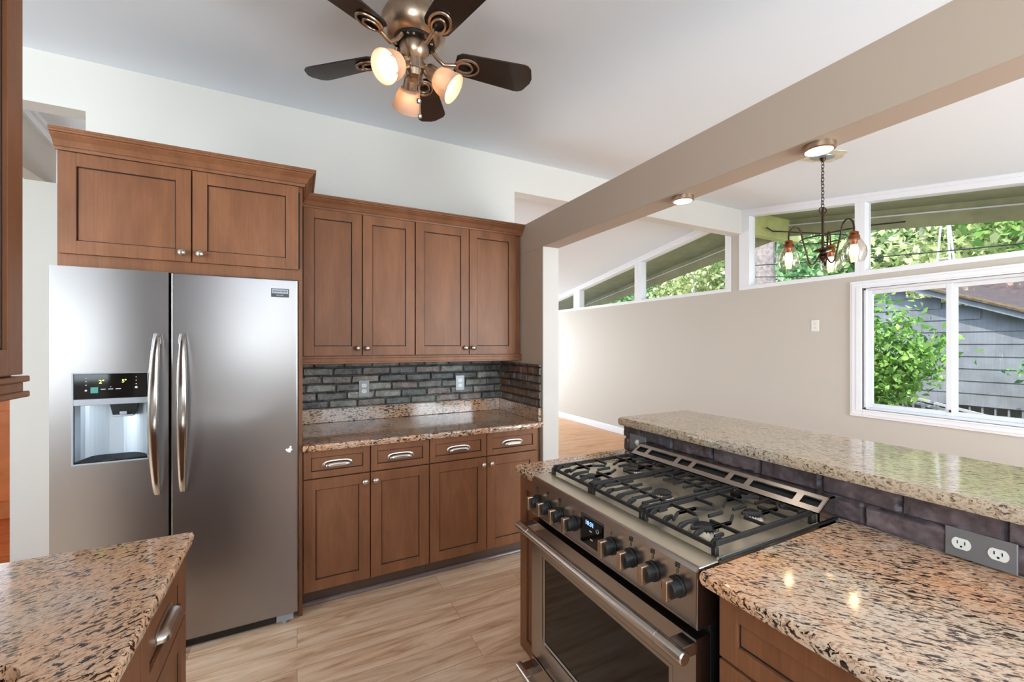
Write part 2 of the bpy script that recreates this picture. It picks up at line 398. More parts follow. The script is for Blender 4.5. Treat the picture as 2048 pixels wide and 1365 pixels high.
# wall behind cabinets (up to the ridge beam) and the short return wall
struct(MB().box(-1.045, 1.64, YW, YW+.13, 0, 2.75).build('wall_back', 'white', bevel=.002))
struct(MB().box(1.51, 1.64, 2.483, YW, 0, 2.126).build('wall_return', ['beam'], bevel=.002))
# white end face of the return wall, its paint darkened to offset strong light
struct(MB().box(1.512, 1.639, 2.478, 2.484, 0, 2.126).build('trim_2', 'white_dimmed'))
# dropped beam continuing from the return wall over the bar
struct(MB().box(1.51, 1.64, Y0, YW, 2.126, 2.342).build('trim_3', 'beam', bevel=.003))
# outside wall with openings
WY0, WY1, WZ0, WZ1 = .78, 1.965, .85, 1.965
CB = 2.10
mb = MB()
mb.box(RX, RX+.12, Y0, WY0, 0, CB).box(RX, RX+.12, WY1, Y1, 0, CB).box(RX, RX+.12, WY0, WY1, 0, WZ0).box(RX, RX+.12, WY0, WY1, WZ1, CB)
mb.box(RX, RX+.12, 3.165, 3.30, CB, 3.0)
struct(mb.build('wall_right', 'wall'))
# back wall (behind the camera) with its glass door and window openings, far wall, left walls
mb = MB()
def wall_y(mb, y, x0, x1, holes, zt=2.75, t=.12):
    xs = x0
    for (a, b, za, zb) in holes:
        mb.box(xs, a, y, y+t, 0, zt); mb.box(a, b, y, y+t, 0, za) if za > 0 else None; mb.box(a, b, y, y+t, zb, zt); xs = b
    mb.box(xs, x1, y, y+t, 0, zt)
wall_y(mb, Y0-.12, X0, RX, [(.38, 1.52, 1.17, 2.13), (2.15, 4.05, .35, 2.25)], 2.45)
struct(mb.build('wall_behind', 'white'))
mb = MB(); wall_y(mb, Y1, X0, RX, [(1.8, 4.4, .45, 2.0)], 2.3); struct(mb.build('wall_far', 'wall'))
mb = MB(); mb.box(X0-.12, X0, Y0, Y1, 0, 2.1).prism([(X0-.12, Y0, 2.1), (X0-.12, YR, 3.1), (X0-.12, Y1, 2.1)], (.12, 0, 0))
struct(mb.build('wall_left', 'wall'))
# wall behind the left counter, ends short of the passage
mb = MB(); mb.prism([(-1.03, -.78, 0), (-1.03, 1.46, 0), (-1.03, 1.46, cz(1.46)+.02), (-1.03, -.78, cz(-.78)+.02)], (.12, 0, 0))
mb.box(-1.03, -.91, Y0, -.78, 0, 1.12).prism([(-1.03, Y0, 2.09), (-1.03, -.78, 2.09), (-1.03, -.78, cz(-.78)+.02), (-1.03, Y0, cz(Y0)+.02)], (.12, 0, 0)); mb.box(-1.03, -.91, Y0, -2.33, 1.12, 2.09); struct(mb.build('wall_kitchen', 'wall'))
# hall: wall parallel to the outside wall hanging to the ceiling, and the white wall with the passage
mb = MB(); mb.prism([(-1.62, 3.4, 2.555), (-1.62, 4.12, 2.555), (-1.62, 4.12, cz(4.12)+.01), (-1.62, 3.4, cz(3.4)+.01)], (.10, 0, 0))
mb.box(-1.62, -1.52, 4.12, Y1, 2.1, 2.555)
struct(mb.build('wall_header', 'wall'))
struct(MB().box(-1.690, -.4, 3.98, 4.19, 0, 2.555).build('wall_hall', 'white'))
mb = MB(); dz = -.155
mb.prism([(-1.52, 3.4, cz(3.4)-.075), (-1.52, 4.07, cz(4.07)-.075), (-1.52, 4.07, cz(4.07)), (-1.52, 3.4, cz(3.4))], (.02, 0, 0))
mb.prism([(-1.50, 3.4, cz(3.4)-.03), (-1.50, 4.07, cz(4.07)-.03), (-1.50, 4.07, cz(4.07)), (-1.50, 3.4, cz(3.4))], (.02, 0, 0))
struct(mb.build('trim_4', 'trim'))
# wooden hall door
d = MB().box(-2.9, -1.75, 5.0, 5.05, 0.0, 2.05).box(-2.78, -1.87, 4.985, 5.0, 1.05, 1.9).box(-2.78, -1.87, 4.985, 5.0, .15, .9).build('door_1', 'orange_wood', bevel=.01)
struct(d)
MB().box(-1.86, -1.83, 4.93, 4.98, 1.3, 1.42).build('door_hinge', 'black', d)

# baseboard
struct(MB().box(RX-.016, RX, Y0, Y1, 0, .085).box(RX-.01, RX, Y0, Y1, .085, .105).build('baseboard_right', 'trim', bevel=.004))
struct(MB().box(1.64, 4.64, Y1-.016, Y1, 0, .1).build('baseboard_far', 'trim', bevel=.003))

# ---- clerestory windows: each one a window with frame and pane
def clerestory(idx, ya, yb, gya, gyb):
    """opening ya<yb, glass gya<gyb"""
    o = MB()
    zs = 2.085; ft = .055
    za, zb = cz(ya)-.0, cz(yb)-.0
    top = lambda y, d: cz(y)-d
    x0, x1 = RX-.012, RX+.10
    o.box(x0, x1, ya, yb, zs, 2.128)                                              # sill
    hd = ft+.02
    for (p, q) in ((ya, gya), (gyb, yb)): o.prism([(x0+.001, p, 2.128), (x0+.001, q, 2.128), (x0+.001, q, max(2.13, top(q, hd))), (x0+.001, p, max(2.13, top(p, hd)))], (x1-x0-.001, 0, 0))
    o.prism([(x0, ya, top(ya, .0)), (x0, yb, top(yb, .0)), (x0, yb, top(yb, ft+.02)), (x0, ya, top(ya, ft+.02))], (x1-x0, 0, 0))
    o.prism([(x0-.012, ya, top(ya, .0)), (x0-.012, yb, top(yb, .0)), (x0-.012, yb, top(yb, .03)), (x0-.012, ya, top(ya, .03))], (.02, 0, 0))
    w_ = struct(o.build('window_%d' % idx, 'trim', bevel=.002))
    xg = RX+.07
    g = MB().prism([(xg, gya, 2.128), (xg, gyb, 2.128), (xg, gyb, max(2.14, top(gyb, ft+.02))), (xg, gya, max(2.14, top(gya, ft+.02)))], (.006, 0, 0))
    g.build('pane', 'glass', w_, smooth=False)
    return w_
clerestory(1, 1.99, 3.186, 2.03, 3.06)
clerestory(2, .84, 1.99, .88, 1.95)
clerestory(3, -.5, .84, -.46, .76)
clerestory(4, 3.295, 4.84, 3.368, 4.775)
clerestory(5, 4.84, 6.42, 4.91, 6.33)
clerestory(6, 6.42, 8.2, 6.52, 8.1)
# ---- big sliding window
mb = MB()
cw = .10
for (d_, p_) in ((cw, .018), (cw-.02, .026), (cw-.055, .032)):
    a = d_; x0 = RX-p_
    mb.box(x0, RX, WY0-a, WY0-.0, WZ0-a+.03, WZ1+a-.03).box(x0, RX, WY1, WY1+a, WZ0-a+.03, WZ1+a-.03)
    mb.box(x0, RX, WY0, WY1, WZ1, WZ1+a-.03).box(x0, RX, WY0, WY1, WZ0-a+.03, WZ0)
mb.box(RX, RX+.1, WY1-.02, WY1, WZ0, WZ1).box(RX, RX+.1, WY0, WY0+.02, WZ0, WZ1).box(RX, RX+.1, WY0, WY1, WZ0, WZ0+.02).box(RX, RX+.1, WY0, WY1, WZ1-.02, WZ1)
win = struct(mb.build('window_7', 'trim', bevel=.003))
def sash(y0, y1, x, fr):
    s = MB(); z0, z1 = WZ0+.02, WZ1-.02
    s.box(x, x+.03, y0, y0+fr, z0, z1).box(x, x+.03, y1-fr, y1, z0, z1).box(x, x+.03, y0+fr, y1-fr, z0, z0+fr).box(x, x+.03, y0+fr, y1-fr, z1-fr, z1)
    so_ = s.build('sash', 'vinyl', win, bevel=.003)
    MB().box(x+.012, x+.018, y0+fr, y1-fr, z0+fr, z1-fr).build('pane', 'glass', so_, smooth=False)
sash(1.385, 1.945, RX+.03, .036); sash(.80, 1.40, RX+.065, .034)
MB().box(RX+.02, RX+.03, 1.39, 1.40, WZ0+.05, WZ0+.07).build('latch', 'black', win)

# ------------------------------------------------------------------ cabinet joinery
def TF(ox, oy, ux, uy):
    """local (u along width, w outward, z) -> world; outward = right-hand normal"""
    nx, ny = uy, -ux
    return lambda u, w_, z: (ox+u*ux+w_*nx, oy+u*uy+w_*ny, z)
def shaker(mb, u0, u1, z0, z1, fr=.058, th=.02, bead=.0042):
    mb.box(u0, u0+fr, 0, th, z0, z1).box(u1-fr, u1, 0, th, z0, z1)
    mb.box(u0+fr, u1-fr, 0, th, z0, z0+fr).box(u0+fr, u1-fr, 0, th, z1-fr, z1)
    mb.box(u0+fr-.001, u1-fr+.001, 0, th-.009, z0+fr-.001, z1-fr+.001)
    a, b, c, d = u0+fr, u1-fr, z0+fr, z1-fr; w0, w1 = th-.0095, th-.0078
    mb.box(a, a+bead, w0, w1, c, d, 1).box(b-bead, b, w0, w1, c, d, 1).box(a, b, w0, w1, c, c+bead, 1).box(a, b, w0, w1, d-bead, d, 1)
def knob(T, u, z, parent, w0=.02):
    c = Vector(T(u, w0, z)); ax = Vector(T(u, w0+1, z))-c
    MB().lathe([(.0085, 0), (.0075, .003), (.0055, .008), (.006, .012), (.0135, .016), (.0165, .021), (.0160, .026), (.011, .031), (.004, .033)], c, ax, 20).build('knob', 'nickel', parent)
def pull(T, u, z, parent, L=.155, w0=.0112):
    """cup pull: flange on the drawer face, bulged shell open underneath"""
    mb = MB(); n = 26; a, b = L/2, .031; zb = z-.015; vs = []
    lay = [(1.0, 1.0, 0), (1.0, 1.0, .003), (.965, .93, .0045), (.90, .80, .005), (.875, .77, .012), (.83, .72, .020), (.76, .60, .025), (.60, .38, .0275)]
    for (sa, sb, w_) in lay:
        for k in range(n+1):
            t = PI*k/n; c = math.cos(t); q = math.sin(t)
            vs.append(T(u-a*sa*math.copysign(abs(c)**.62, c), w0+w_, zb+b*sb*abs(q)**.62))
    m = n+1; K = len(lay)
    fs = [(r*m+k, r*m+k+1, (r+1)*m+k+1, (r+1)*m+k) for r in range(K-1) for k in range(n)]
    fs.append(tuple((K-1)*m+k for k in range(n+1)))
    mb.add(vs, fs)
    mb.build('handle', 'nickel', parent)
def door(T, u0, u1, z0, z1, parent, kn=None, fr=.058):
    mb = MB(T); g = .002; shaker(mb, u0+g, u1-g, z0, z1, fr)
    o = mb.build('door', ['cab', 'glaze_and_gap_shade'], parent, bevel=.0012, seg=1)
    if kn: knob(T, kn[0], kn[1], o)
def drawer(T, u0, u1, z0, z1, parent, fr=.036, hl=.15):
    mb = MB(T); g = .002; shaker(mb, u0+g, u1-g, z0, z1, fr)
    o = mb.build('drawer', ['cab', 'glaze_and_gap_shade'], parent, bevel=.0012, seg=1); pull(T, (u0+u1)/2, (z0+z1)/2, o)

# fridge wall: u=+x, outward = -y
def unit(name, label, cat, x0, x1, yf, z0, z1, depth, group=None):
    t = thing(name, label, cat, ((x0+x1)/2, yf+depth/2, z0), group)
    MB().box(x0, x1, yf, yf+depth, z0, z1).build('cabinet_body', 'cab', t, bevel=.001, seg=1)
    MB().box(x0+.012, x1-.012 if x1 < 1.4 else x1-.06, yf-.0012, yf, z0+(.012 if z0 < 1.5 else .062), 2.262).build('face_shadow_line', 'glaze_and_gap_shade', t)  # dark sheet behind the doors paints the shade in their gaps
    return t
GU = 'upper cabinets on the brick backsplash wall'
T = TF(0, 2.80, 1, 0)
u1 = unit('wall_cabinet', 'brown two-door wall cabinet next to the refrigerator, above the left backsplash outlet', 'cabinet', .028, .700, 2.80, 1.375, 2.29, .345, GU)
door(T, .031, .365, 1.380, 2.268, u1, (.337, 1.425)); door(T, .367, .699, 1.380, 2.268, u1, (.395, 1.425))
u2 = unit('wall_cabinet', 'brown two-door wall cabinet in the corner against the taupe return wall', 'cabinet', .702, 1.503, 2.80, 1.375, 2.29, .345, GU)
door(T, .703, 1.084, 1.380, 2.268, u2, (1.056, 1.425)); door(T, 1.086, 1.460, 1.380, 2.268, u2, (1.114, 1.425))
T = TF(0, 2.515, 1, 0)
u3 = unit('fridge_cabinet', 'deep brown two-door cabinet over the stainless refrigerator', 'cabinet', -.925, .026, 2.515, 1.79, 2.30, .63)
door(T, -.918, -.452, 1.845, 2.286, u3, (-.486, 1.885)); door(T, -.450, .008, 1.845, 2.286, u3, (-.416, 1.885))
MB().box(.006, .026, 2.50, 3.14, 0, 1.79).build('side_panel', 'cab', u3, bevel=.001)
# crown moulding, profile swept with mitres
CP = [(0, 0), (.010, 0), (.012, .008), (.012, .014), (.017, .016), (.020, .022), (.030, .040), (.044, .054), (.050, .060), (.050, .066), (.058, .068), (.060, .074), (.064, .078), (.064, .088), (0, .088)]
def crown(mb, path, zb, sc=1.):
    """path: list of 2D points with the outward offset direction per vertex (mitred)"""
    vs = []; n = len(CP)
    for (px, py, ox, oy) in path:
        for (o_, h) in CP: vs.append((px+ox*o_*sc, py+oy*o_*sc, zb+h*.9*sc))
    fs = [(i*n+k, i*n+(k+1) % n, (i+1)*n+(k+1) % n, (i+1)*n+k) for i in range(len(path)-1) for k in range(n)]
    fs += [tuple(range(n)), tuple(range((len(path)-1)*n, len(path)*n))]
    mb.add(vs, fs)
cr = thing('crown_molding', 'stepped brown crown molding along the tops of the fridge and upper cabinets', 'molding', (.3, 2.6, 2.27))
mb = MB(); crown(mb, [(-.925, 2.497, 0, -1), (.026, 2.497, 1, -1), (.026, 3.14, 1, 0)], 2.288, 1.); mb.build('fridge_crown', 'cab', cr)
mb = MB(); crown(mb, [(.03, 2.782, 0, -1), (1.506, 2.782, 0, -1)], 2.266, .92); mb.build('upper_crown', 'cab', cr)
lr = thing('light_rail', 'slim brown light rail under the upper cabinets above the backsplash', 'molding', (.7, 2.79, 1.33))
MB().box(.028, 1.506, 2.775, 2.80, 1.362, 1.376).box(.028, 1.504, 2.781, 2.80, 1.338, 1.364).box(.028, 1.506, 2.776, 2.80, 1.328, 1.341).build('rail_profile', 'cab', lr, bevel=.003)

# base cabinets
T = TF(0, 2.52, 1, 0); GB = 'base cabinets under the backsplash counter'
for (a, m_, b, lab) in ((.028, .372, .716, 'brown base cabinet with two drawers and two doors beside the refrigerator'),
                        (.718, 1.097, 1.482, 'brown base cabinet with two drawers and two doors beside the wall opening')):
    t = thing('base_cabinet', lab, 'cabinet', ((a+b)/2, 2.8, 0), GB)
    MB().box(a, b if b < 1 else 1.508, 2.52, 3.148, .105, .876).build('cabinet_body', 'cab', t, bevel=.001, seg=1)
    MB().box(a+.008, b-.008, 2.5188, 2.52, .120, .865).build('face_shadow_line', 'glaze_and_gap_shade', t)  # dark sheet painting shade into the door and drawer gaps
    MB().box(a, b if b < 1 else 1.508, 2.585, 2.60, 0, .105).build('toe_kick', 'toe', t)
    door(T, a+.001, m_, .114, .717, t, (m_-.028, .672)); door(T, m_+.002, b, .114, .717, t, (m_+.030, .672))
    drawer(T, a+.001, m_, .724, .871, t); drawer(T, m_+.002, b, .724, .871, t)
tag(MB().tube([(.028, 2.578, .012), (1.508, 2.578, .012)], .0125, 10).build('shoe_molding', 'shoe'), 'grey brown shoe molding on the floor along the base cabinets', 'molding')

def slab(mb, x0, x1, y0, y1, z0, z1, amp=.0015): mb.box(x0, x1, y0, y1, z0, z1)
def rough_slab(mb, x0, x1, y0, y1, z0, z1, cap=True, amp=.0032, step=.009, seed=0., ins=.007):
    P_ = []
    for (ax_, ay_, bx_, by_) in ((x0, y0, x1, y0), (x1, y0, x1, y1), (x1, y1, x0, y1), (x0, y1, x0, y0)):
        L_ = math.hypot(bx_-ax_, by_-ay_); k_ = max(2, int(L_/step)); ox, oy = (by_-ay_)/L_, -(bx_-ax_)/L_
        for i in range(k_): t = i/k_; P_.append((ax_+(bx_-ax_)*t, ay_+(by_-ay_)*t, ox if i else 0, oy if i else 0))
    n_ = len(P_); H_ = z1-z0; vs = []
    cx_, cy_ = (x0+x1)/2, (y0+y1)/2
    for (off, f) in ((-ins, 1.), (-.0022, .93), (0, .72), (.0004, .45), (-.001, .2), (-.005, 0.)):
        for (x, y, ox, oy) in P_:
            g_ = 0 if f in (1., 0.) else amp*noise.noise(Vector((x*34, y*34, f*2.2+seed)))-amp*.5
            if ox or oy: d_ = off+g_; vs.append((min(max(x+ox*d_, x0+(ins if off == -ins else 0)), x1-(ins if off == -ins else 0)) if off == -ins else x+ox*d_, min(max(y+oy*d_, y0+ins), y1-ins) if off == -ins else y+oy*d_, z0+H_*f))
            else:
                q_ = off-.002; vs.append((x-math.copysign(-q_, x-cx_), y-math.copysign(-q_, y-cy_), z0+H_*f))
    fs = [(r*n_+i, r*n_+(i+1) % n_, (r+1)*n_+(i+1) % n_, (r+1)*n_+i) for r in range(5) for i in range(n_)]
    if cap: fs += [tuple(range(n_)), tuple(range(6*n_-1, 5*n_-1, -1))]
    mb.add(vs, fs); return mb
ct = thing('countertop', 'polished brown granite countertop with low splash below the brick wall', 'countertop', (.77, 2.8, .877))
rough_slab(MB(), .024, 1.508, 2.462, 3.149, .878, .913).build('slab', 'granite_far', ct)
MB().box(.024, 1.486, 3.126, 3.148, .9135, 1.006).box(1.486, 1.508, 2.497, 3.148, .9135, 1.006).build('splash', 'granite_far', ct, bevel=.003)

# ---- brick slip panels as relief meshes
def brick_panel(name, T, U, z0, z1, parent, bl=.205, bh=.062, hue=((72, 76, 80), (96, 98, 98), (84, 72, 74)), seed=0, step=.0052, depth=.012, mort=(56, 58, 58), grout=.006):
    random.seed(seed); nu = int(U/step); nz = max(2, int((z1-z0)/step)); vs = []; cols = []; cache = {}
    for j in range(nz+1):
        for i in range(nu+1):
            u = U*i/nu; z = z0+(z1-z0)*j/nz
            wz = z + .004*noise.noise(Vector((u*7, z*7, seed))); wu = u + .006*noise.noise(Vector((u*9, z*9, seed+5)))
            r = math.floor((wz-z0)/bh); off = (.5 if r % 2 else 0)*bl + .03*math.sin(r*7.3+seed)
            c = math.floor((wu+off)/bl); fu = (wu+off)/bl-c; fz = (wz-z0)/bh-r
            e = min(fu*bl, (1-fu)*bl, fz*bh, (1-fz)*bh)
            e += .0025*noise.noise(Vector((u*60, z*60, seed+9)))
            h = max(0., min(1., (e-grout*.35)/.006)); h = h*h*(3-2*h)
            key = (r, c)
            if key not in cache: cache[key] = (random.random(), random.uniform(.78, 1.2), random.uniform(-.003, .004))
            k, br, dd = cache[key]
            A = hue[0] if k < .4 else (hue[1] if k < .75 else hue[2])
            w_ = h*(depth+dd) + .005*noise.noise(Vector((u*22, z*22, seed+3))) + .003*noise.noise(Vector((u*75, z*75, seed+1)))
            vs.append(T(u, w_+.004, z))
            ca = sr(*A); cm = sr(*mort); g = min(1, h*1.2)
            mot = 1+.55*noise.noise(Vector((u*14, z*18, seed+7)))+.25*noise.noise(Vector((u*60, z*60, seed+8)))
            cols.append(tuple((cm[q]*(1-g)+ca[q]*br*g)*mot for q in range(3))+(1,))
    W = nu+1
    fs = [(j*W+i, j*W+i+1, (j+1)*W+i+1, (j+1)*W+i) for j in range(nz) for i in range(nu)]
    # back and rim
    k0 = len(vs)
    vs += [T(0, -.0, z0), T(U, 0, z0), T(U, 0, z1), T(0, 0, z1)]; cols += [sr(*mort)]*4
    fs += [tuple([k0, k0+1]+[i for i in range(nu, -1, -1)]), tuple([k0+2, k0+3]+[nz*W+i for i in range(0, nu+1)]),
           tuple([k0+3, k0]+[j*W for j in range(0, nz+1)]), tuple([k0+1, k0+2]+[j*W+nu for j in range(nz, -1, -1)])]
    mb = MB(); mb.add(vs, fs)
    o = mb.build(name, 'brick', parent, smooth=True, fix=False)
    at = o.data.color_attributes.new('brickcol', 'FLOAT_COLOR', 'POINT')
    at.data.foreach_set('color', np.array(cols, dtype=np.float32).ravel())
    return o
bs = thing('brick_backsplash', 'dark grey painted brick backsplash between counter and upper cabinets', 'backsplash', (.77, 3.14, 1.006))
brick_panel('brick_face', TF(.026, 3.1485, 1, 0), 1.478, 1.008, 1.374, bs, seed=2, hue=((88, 85, 80), (120, 115, 106), (114, 101, 93)), bl=.19, bh=.056)
brick_panel('brick_return', TF(1.509, 3.13, 0, -1), .635, 1.008, 1.308, bs, seed=5, hue=((98, 78, 66), (110, 94, 82), (108, 76, 58)), bl=.19, bh=.056)

# outlets
def outlet_plate(name, label, T, uc, zc, w_, h_, mat, w0, n=1, style='duplex', vert=True, recmat='outletwhite'):
    t = thing(name, label, 'outlet', T(uc, w0, zc))
    MB(T).box(uc-w_/2, uc+w_/2, w0, w0+.006, zc-h_/2, zc+h_/2).build('cover_plate', mat, t, bevel=.002)
    spots = [(uc, zc+.02), (uc, zc-.02)] if vert else [(uc-.031, zc), (uc+.031, zc)]
    if style == 'toggle':
        c = Vector(T(uc, w0+.006, zc)); MB(T).box(uc-.004, uc+.004, w0+.006, w0+.020, zc-.004, zc+.010).box(uc-.009, uc+.009, w0+.006, w0+.0075, zc-.014, zc+.014).build('toggle', 'outletwhite', t, bevel=.001)
        return t
    for (u, z) in spots:
        c = Vector(T(u, w0+.006, z)); ax = Vector(T(u, w0+1.006, z))-c
        mb = MB(); pr = []
        for k in range(20):
            a = 2*PI*k/20; x, y = .0172*math.cos(a), .0172*math.sin(a)
            if vert: y = max(-.0135, min(.0135, y))
            else: y = max(-.0135, min(.0135, y))
            pr.append(T(u+x, w0+.006, z+y))
        mb.prism(pr, ax*.0018)
        r = mb.build('receptacle', recmat, t)
        s = MB(T)
        for sx in (-.0065, .0065): s.box(u+sx-.001, u+sx+.001, w0+.0077, w0+.0083, z-.001, z+.007)
        s.box(u-.002, u+.002, w0+.0077, w0+.0083, z-.0085, z-.0045); s.build('slots', 'slot', r)
    return t
Tb = TF(0, 3.13, 1, 0)
outlet_plate('wall_outlet', 'grey outlet plate on the brick backsplash nearer the refrigerator', Tb, .423, 1.137, .073, .118, 'outletgrey', .0)
outlet_plate('wall_outlet', 'grey outlet plate on the brick backsplash nearer the corner', Tb, 1.143, 1.146, .073, .118, 'outletgrey', .0)
Tr = TF(RX, 3.0, 0, -1)
outlet_plate('wall_outlet', 'small white outlet high on the greige wall beside the sliding window', Tr, 3.0-2.37, 1.637, .07, .114, 'outletwhite', .0)

# ------------------------------------------------------------------ refrigerator
fx0, fx1, fy = -.922, .004, 2.44
fr = thing('refrigerator', 'tall stainless side-by-side refrigerator with ice and water dispenser', 'refrigerator', ((fx0+fx1)/2, 2.8, 0))
MB().box(fx0+.008, fx1-.004, 2.515, 3.10, .03, 1.765).build('cabinet_shell', 'darkside', fr, bevel=.004)
MB().box(fx0+.012, fx1-.01, 2.502, 2.516, .055, 1.76).build('gasket', 'gasket', fr)
MB().box(fx0+.02, fx1-.10, 2.47, 2.52, .015, .055).build('grille', 'black', fr, bevel=.003)
MB().box(fx1-.098, fx1-.02, 2.462, 2.52, .018, .06).cyl((fx1-.06, 2.49, 0), (fx1-.06, 2.49, .02), .016).build('hinge_foot', 'greyplastic', fr, bevel=.003)
for (a, b) in ((fx0+.03, 2.49), (fx0+.03, 3.0), (fx1-.09, 3.0)): MB().box(a, a+.06, b, b+.06, 0, .03).build('foot', 'black', fr)
# left door with dispenser opening
sx = -.523
dx0, dx1, dz0, dz1 = -.850, -.599, .933, 1.323
mb = MB(); a0, a1 = fx0, sx-.004
for (xa, xb, za, zb) in ((a0, dx0, .062, 1.782), (dx1, a1, .062, 1.782), (dx0, dx1, .062, dz0), (dx0, dx1, dz1, 1.782)):
    mb.box(xa, xb, fy, fy+.062, za, zb)
ld = mb.build('door', 'steel', fr, smooth=False)
bm = bmesh.new(); bm.from_mesh(ld.data); bmesh.ops.remove_doubles(bm, verts=bm.verts, dist=1e-4)
bm.to_mesh(ld.data); bm.free()
mb = MB(); mb.box(sx+.004, fx1, fy, fy+.062, .062, 1.782); rd = mb.build('door', 'steel', fr, bevel=.006, seg=3)
# recess
mb = MB(); d = .055
mb.box(dx0-.004, dx0+.003, fy-.003, fy+.004, dz0-.004, dz1+.003).box(dx1-.003, dx1+.004, fy-.003, fy+.004, dz0-.004, dz1+.003).box(dx0, dx1, fy-.003, fy+.004, dz0-.004, dz0+.004).box(dx0, dx1, fy-.003, fy+.004, dz1-.002, dz1+.003)
mb.build('dispenser_bezel', 'greyplastic', ld, bevel=.002)
MB().box(dx0+.003, dx1-.003, fy-.002, fy+.05, 1.213, dz1-.001).build('control_panel', 'blackglass', ld, bevel=.002)
MB().box(dx0+.003, dx1-.003, fy-.004, fy+.05, 1.186, 1.213).build('display_trim', 'greyplastic', ld, bevel=.002)
mb = MB()   # cavity: curved back shell
n = 20; vs = []
for i in range(n+1):
    t = i/n; u = dx0+.004+(dx1-dx0-.008)*t; dep = .006+.052*min(1, math.sin(PI*t)**.5*1.02)
    vs += [(u, fy+dep, dz0+.004), (u, fy+dep*.96, 1.187)]
mb.add(vs, [(2*i, 2*i+2, 2*i+3, 2*i+1) for i in range(n)])
mb.build('dispenser_recess', 'chute', ld, fix=False)
MB().prism([(dx0+.006, fy+.002, dz0+.005), (dx1-.006, fy+.002, dz0+.005), (dx1-.02, fy+.05, dz0+.02), (dx0+.05, fy+.05, dz0+.02)], (0, 0, .006)).build('drip_tray', 'darkside', ld)
mb = MB(); mb.prism([(-.735, fy+.01, 1.186), (-.640, fy+.01, 1.186), (-.648, fy+.01, 1.137), (-.725, fy+.01, 1.137)], (0, .04, 0)); pd = mb.build('ice_chute', 'black', ld, bevel=.003)
MB().box(-.722, -.652, fy+.002, fy+.03, 1.130, 1.138).box(-.700, -.675, fy+.004, fy+.012, 1.138, 1.152).build('paddle', 'greyplastic', ld, bevel=.002)
RX90 = (PI/2, 0, 0); yt = fy-.0025
text('display_text', '2°', .021, 'green_led', ld, (-.757, yt, 1.286), RX90)
text('display_text', '5°', .019, 'green_led', ld, (-.682, yt, 1.287), RX90)
def mark(x0_, x1_, z0_, z1_): MB().box(x0_, x1_, yt, yt+.001, z0_, z1_).build('button_mark', 'print_white', ld)
for (u, z, a, b) in ((-.752, 1.254, .016, .003), (-.727, 1.254, .016, .003), (-.702, 1.254, .018, .003), (-.727, 1.2635, .003, .002)): mark(u-a/2, u+a/2, z-b/2, z+b/2)
for z in (1.302, 1.288, 1.272): mark(-.809, -.805, z, z+.003); mark(-.643, -.639, z, z+.003)
MB().lathe([(.005, 0), (.005, .001)], (-.641, yt, 1.258), (0, 1, 0), 14).build('button_mark', 'print_white', ld); mark(-.811, -.804, 1.247, 1.254)
MB().box(-.793, -.768, yt-.0005, yt+.001, 1.238, 1.264).build('sticker', 'sticker', ld, bevel=.0015)
# door handles: bowed bars
def fridge_handle(x, parent, sgn):
    mb = MB(); z0, z1 = .765, 1.500; N = 26; vs = []
    for i in range(N+1):
        t = i/N; z = z0+(z1-z0)*t; bow = math.sin(PI*t)**.55
        y = fy-.004-.052*bow; wd = .0135+.0080*math.sin(PI*t)
        xx = x + sgn*.006*math.sin(PI*t)
        for (a, b) in ((-1, 0), (-.75, -.7), (0, -1), (.75, -.7), (1, 0), (.7, .6), (-.7, .6)):
            vs.append((xx+a*wd, y+b*.010, z))
    fs = [(i*7+k, i*7+(k+1) % 7, (i+1)*7+(k+1) % 7, (i+1)*7+k) for i in range(N) for k in range(7)] + [tuple(range(7)), tuple(range(N*7, N*7+7))]
    mb.add(vs, fs)
    mb.box(x-.009, x+.009, fy-.014, fy+.002, z0, z0+.05).box(x-.009, x+.009, fy-.014, fy+.002, z1-.05, z1)
    mb.build('handle', 'chrome', parent, bevel=.002)
fridge_handle(-.565, ld, -1); fridge_handle(-.473, rd, 1)
# badge on right door and white chip
MB().box(-.117, -.037, fy-.003, fy+.001, 1.690, 1.733).build('badge', 'black', rd, bevel=.001)
MB().box(-.113, -.041, fy-.0042, fy-.002, 1.708, 1.730).build('badge_plate', 'greyplastic', rd, bevel=.001)
text('badge_text', 'FRIGIDAIRE', .0125, 'print_dark', rd, (-.077, fy-.0045, 1.719), RX90)
text('badge_text', 'GALLERY', .008, 'print_white', rd, (-.077, fy-.0034, 1.699), RX90)
mb = MB(); mb.prism([(-.037+.014*math.cos(a)*(1+.3*math.sin(3*a)), fy-.0012, .905+.011*math.sin(a)*(1+.3*math.cos(5*a))) for a in [2*PI*k/16 for k in range(16)]], (0, .0015, 0))
mb.prism([(-.030+.005*math.cos(a), fy-.0012, .921+.006*math.sin(a)) for a in [2*PI*k/10 for k in range(10)]], (0, .0015, 0)); mb.build('paint_chip', 'chip', rd)

# ------------------------------------------------------------------ left counter side
# upper cabinet, faces +x:  u = +y, outward = +x
T = TF(-.59, 0, 0, 1)
ul = thing('wall_cabinet', 'brown wall cabinet close at the left edge over the sink counter', 'cabinet', (-.745, .6, 1.375))
MB().box(-.905, -.59, -.45, 1.395, 1.375, 2.29).build('cabinet_body', 'cab', ul, bevel=.001)
for (a, b, k) in ((-.448, .016, -.016), (.016, .478, .05), (.478, .938, .90), (.938, 1.394, .97)): door(T, a, b, 1.38, 2.268, ul, None)
crn = thing('crown_molding', 'brown crown molding on the wall cabinet at the left edge', 'molding', (-.6, .6, 2.27))
mb = MB(); crown(mb, [(-.57, -.45, 1, 0), (-.57, 1.395, 1, 1), (-.9, 1.395, 0, 1)], 2.268, .92); mb.build('crown_profile', 'cab', crn)
lrl = thing('light_rail', 'brown light rail under the wall cabinet at the left edge', 'molding', (-.6, .6, 1.33))
mb = MB()
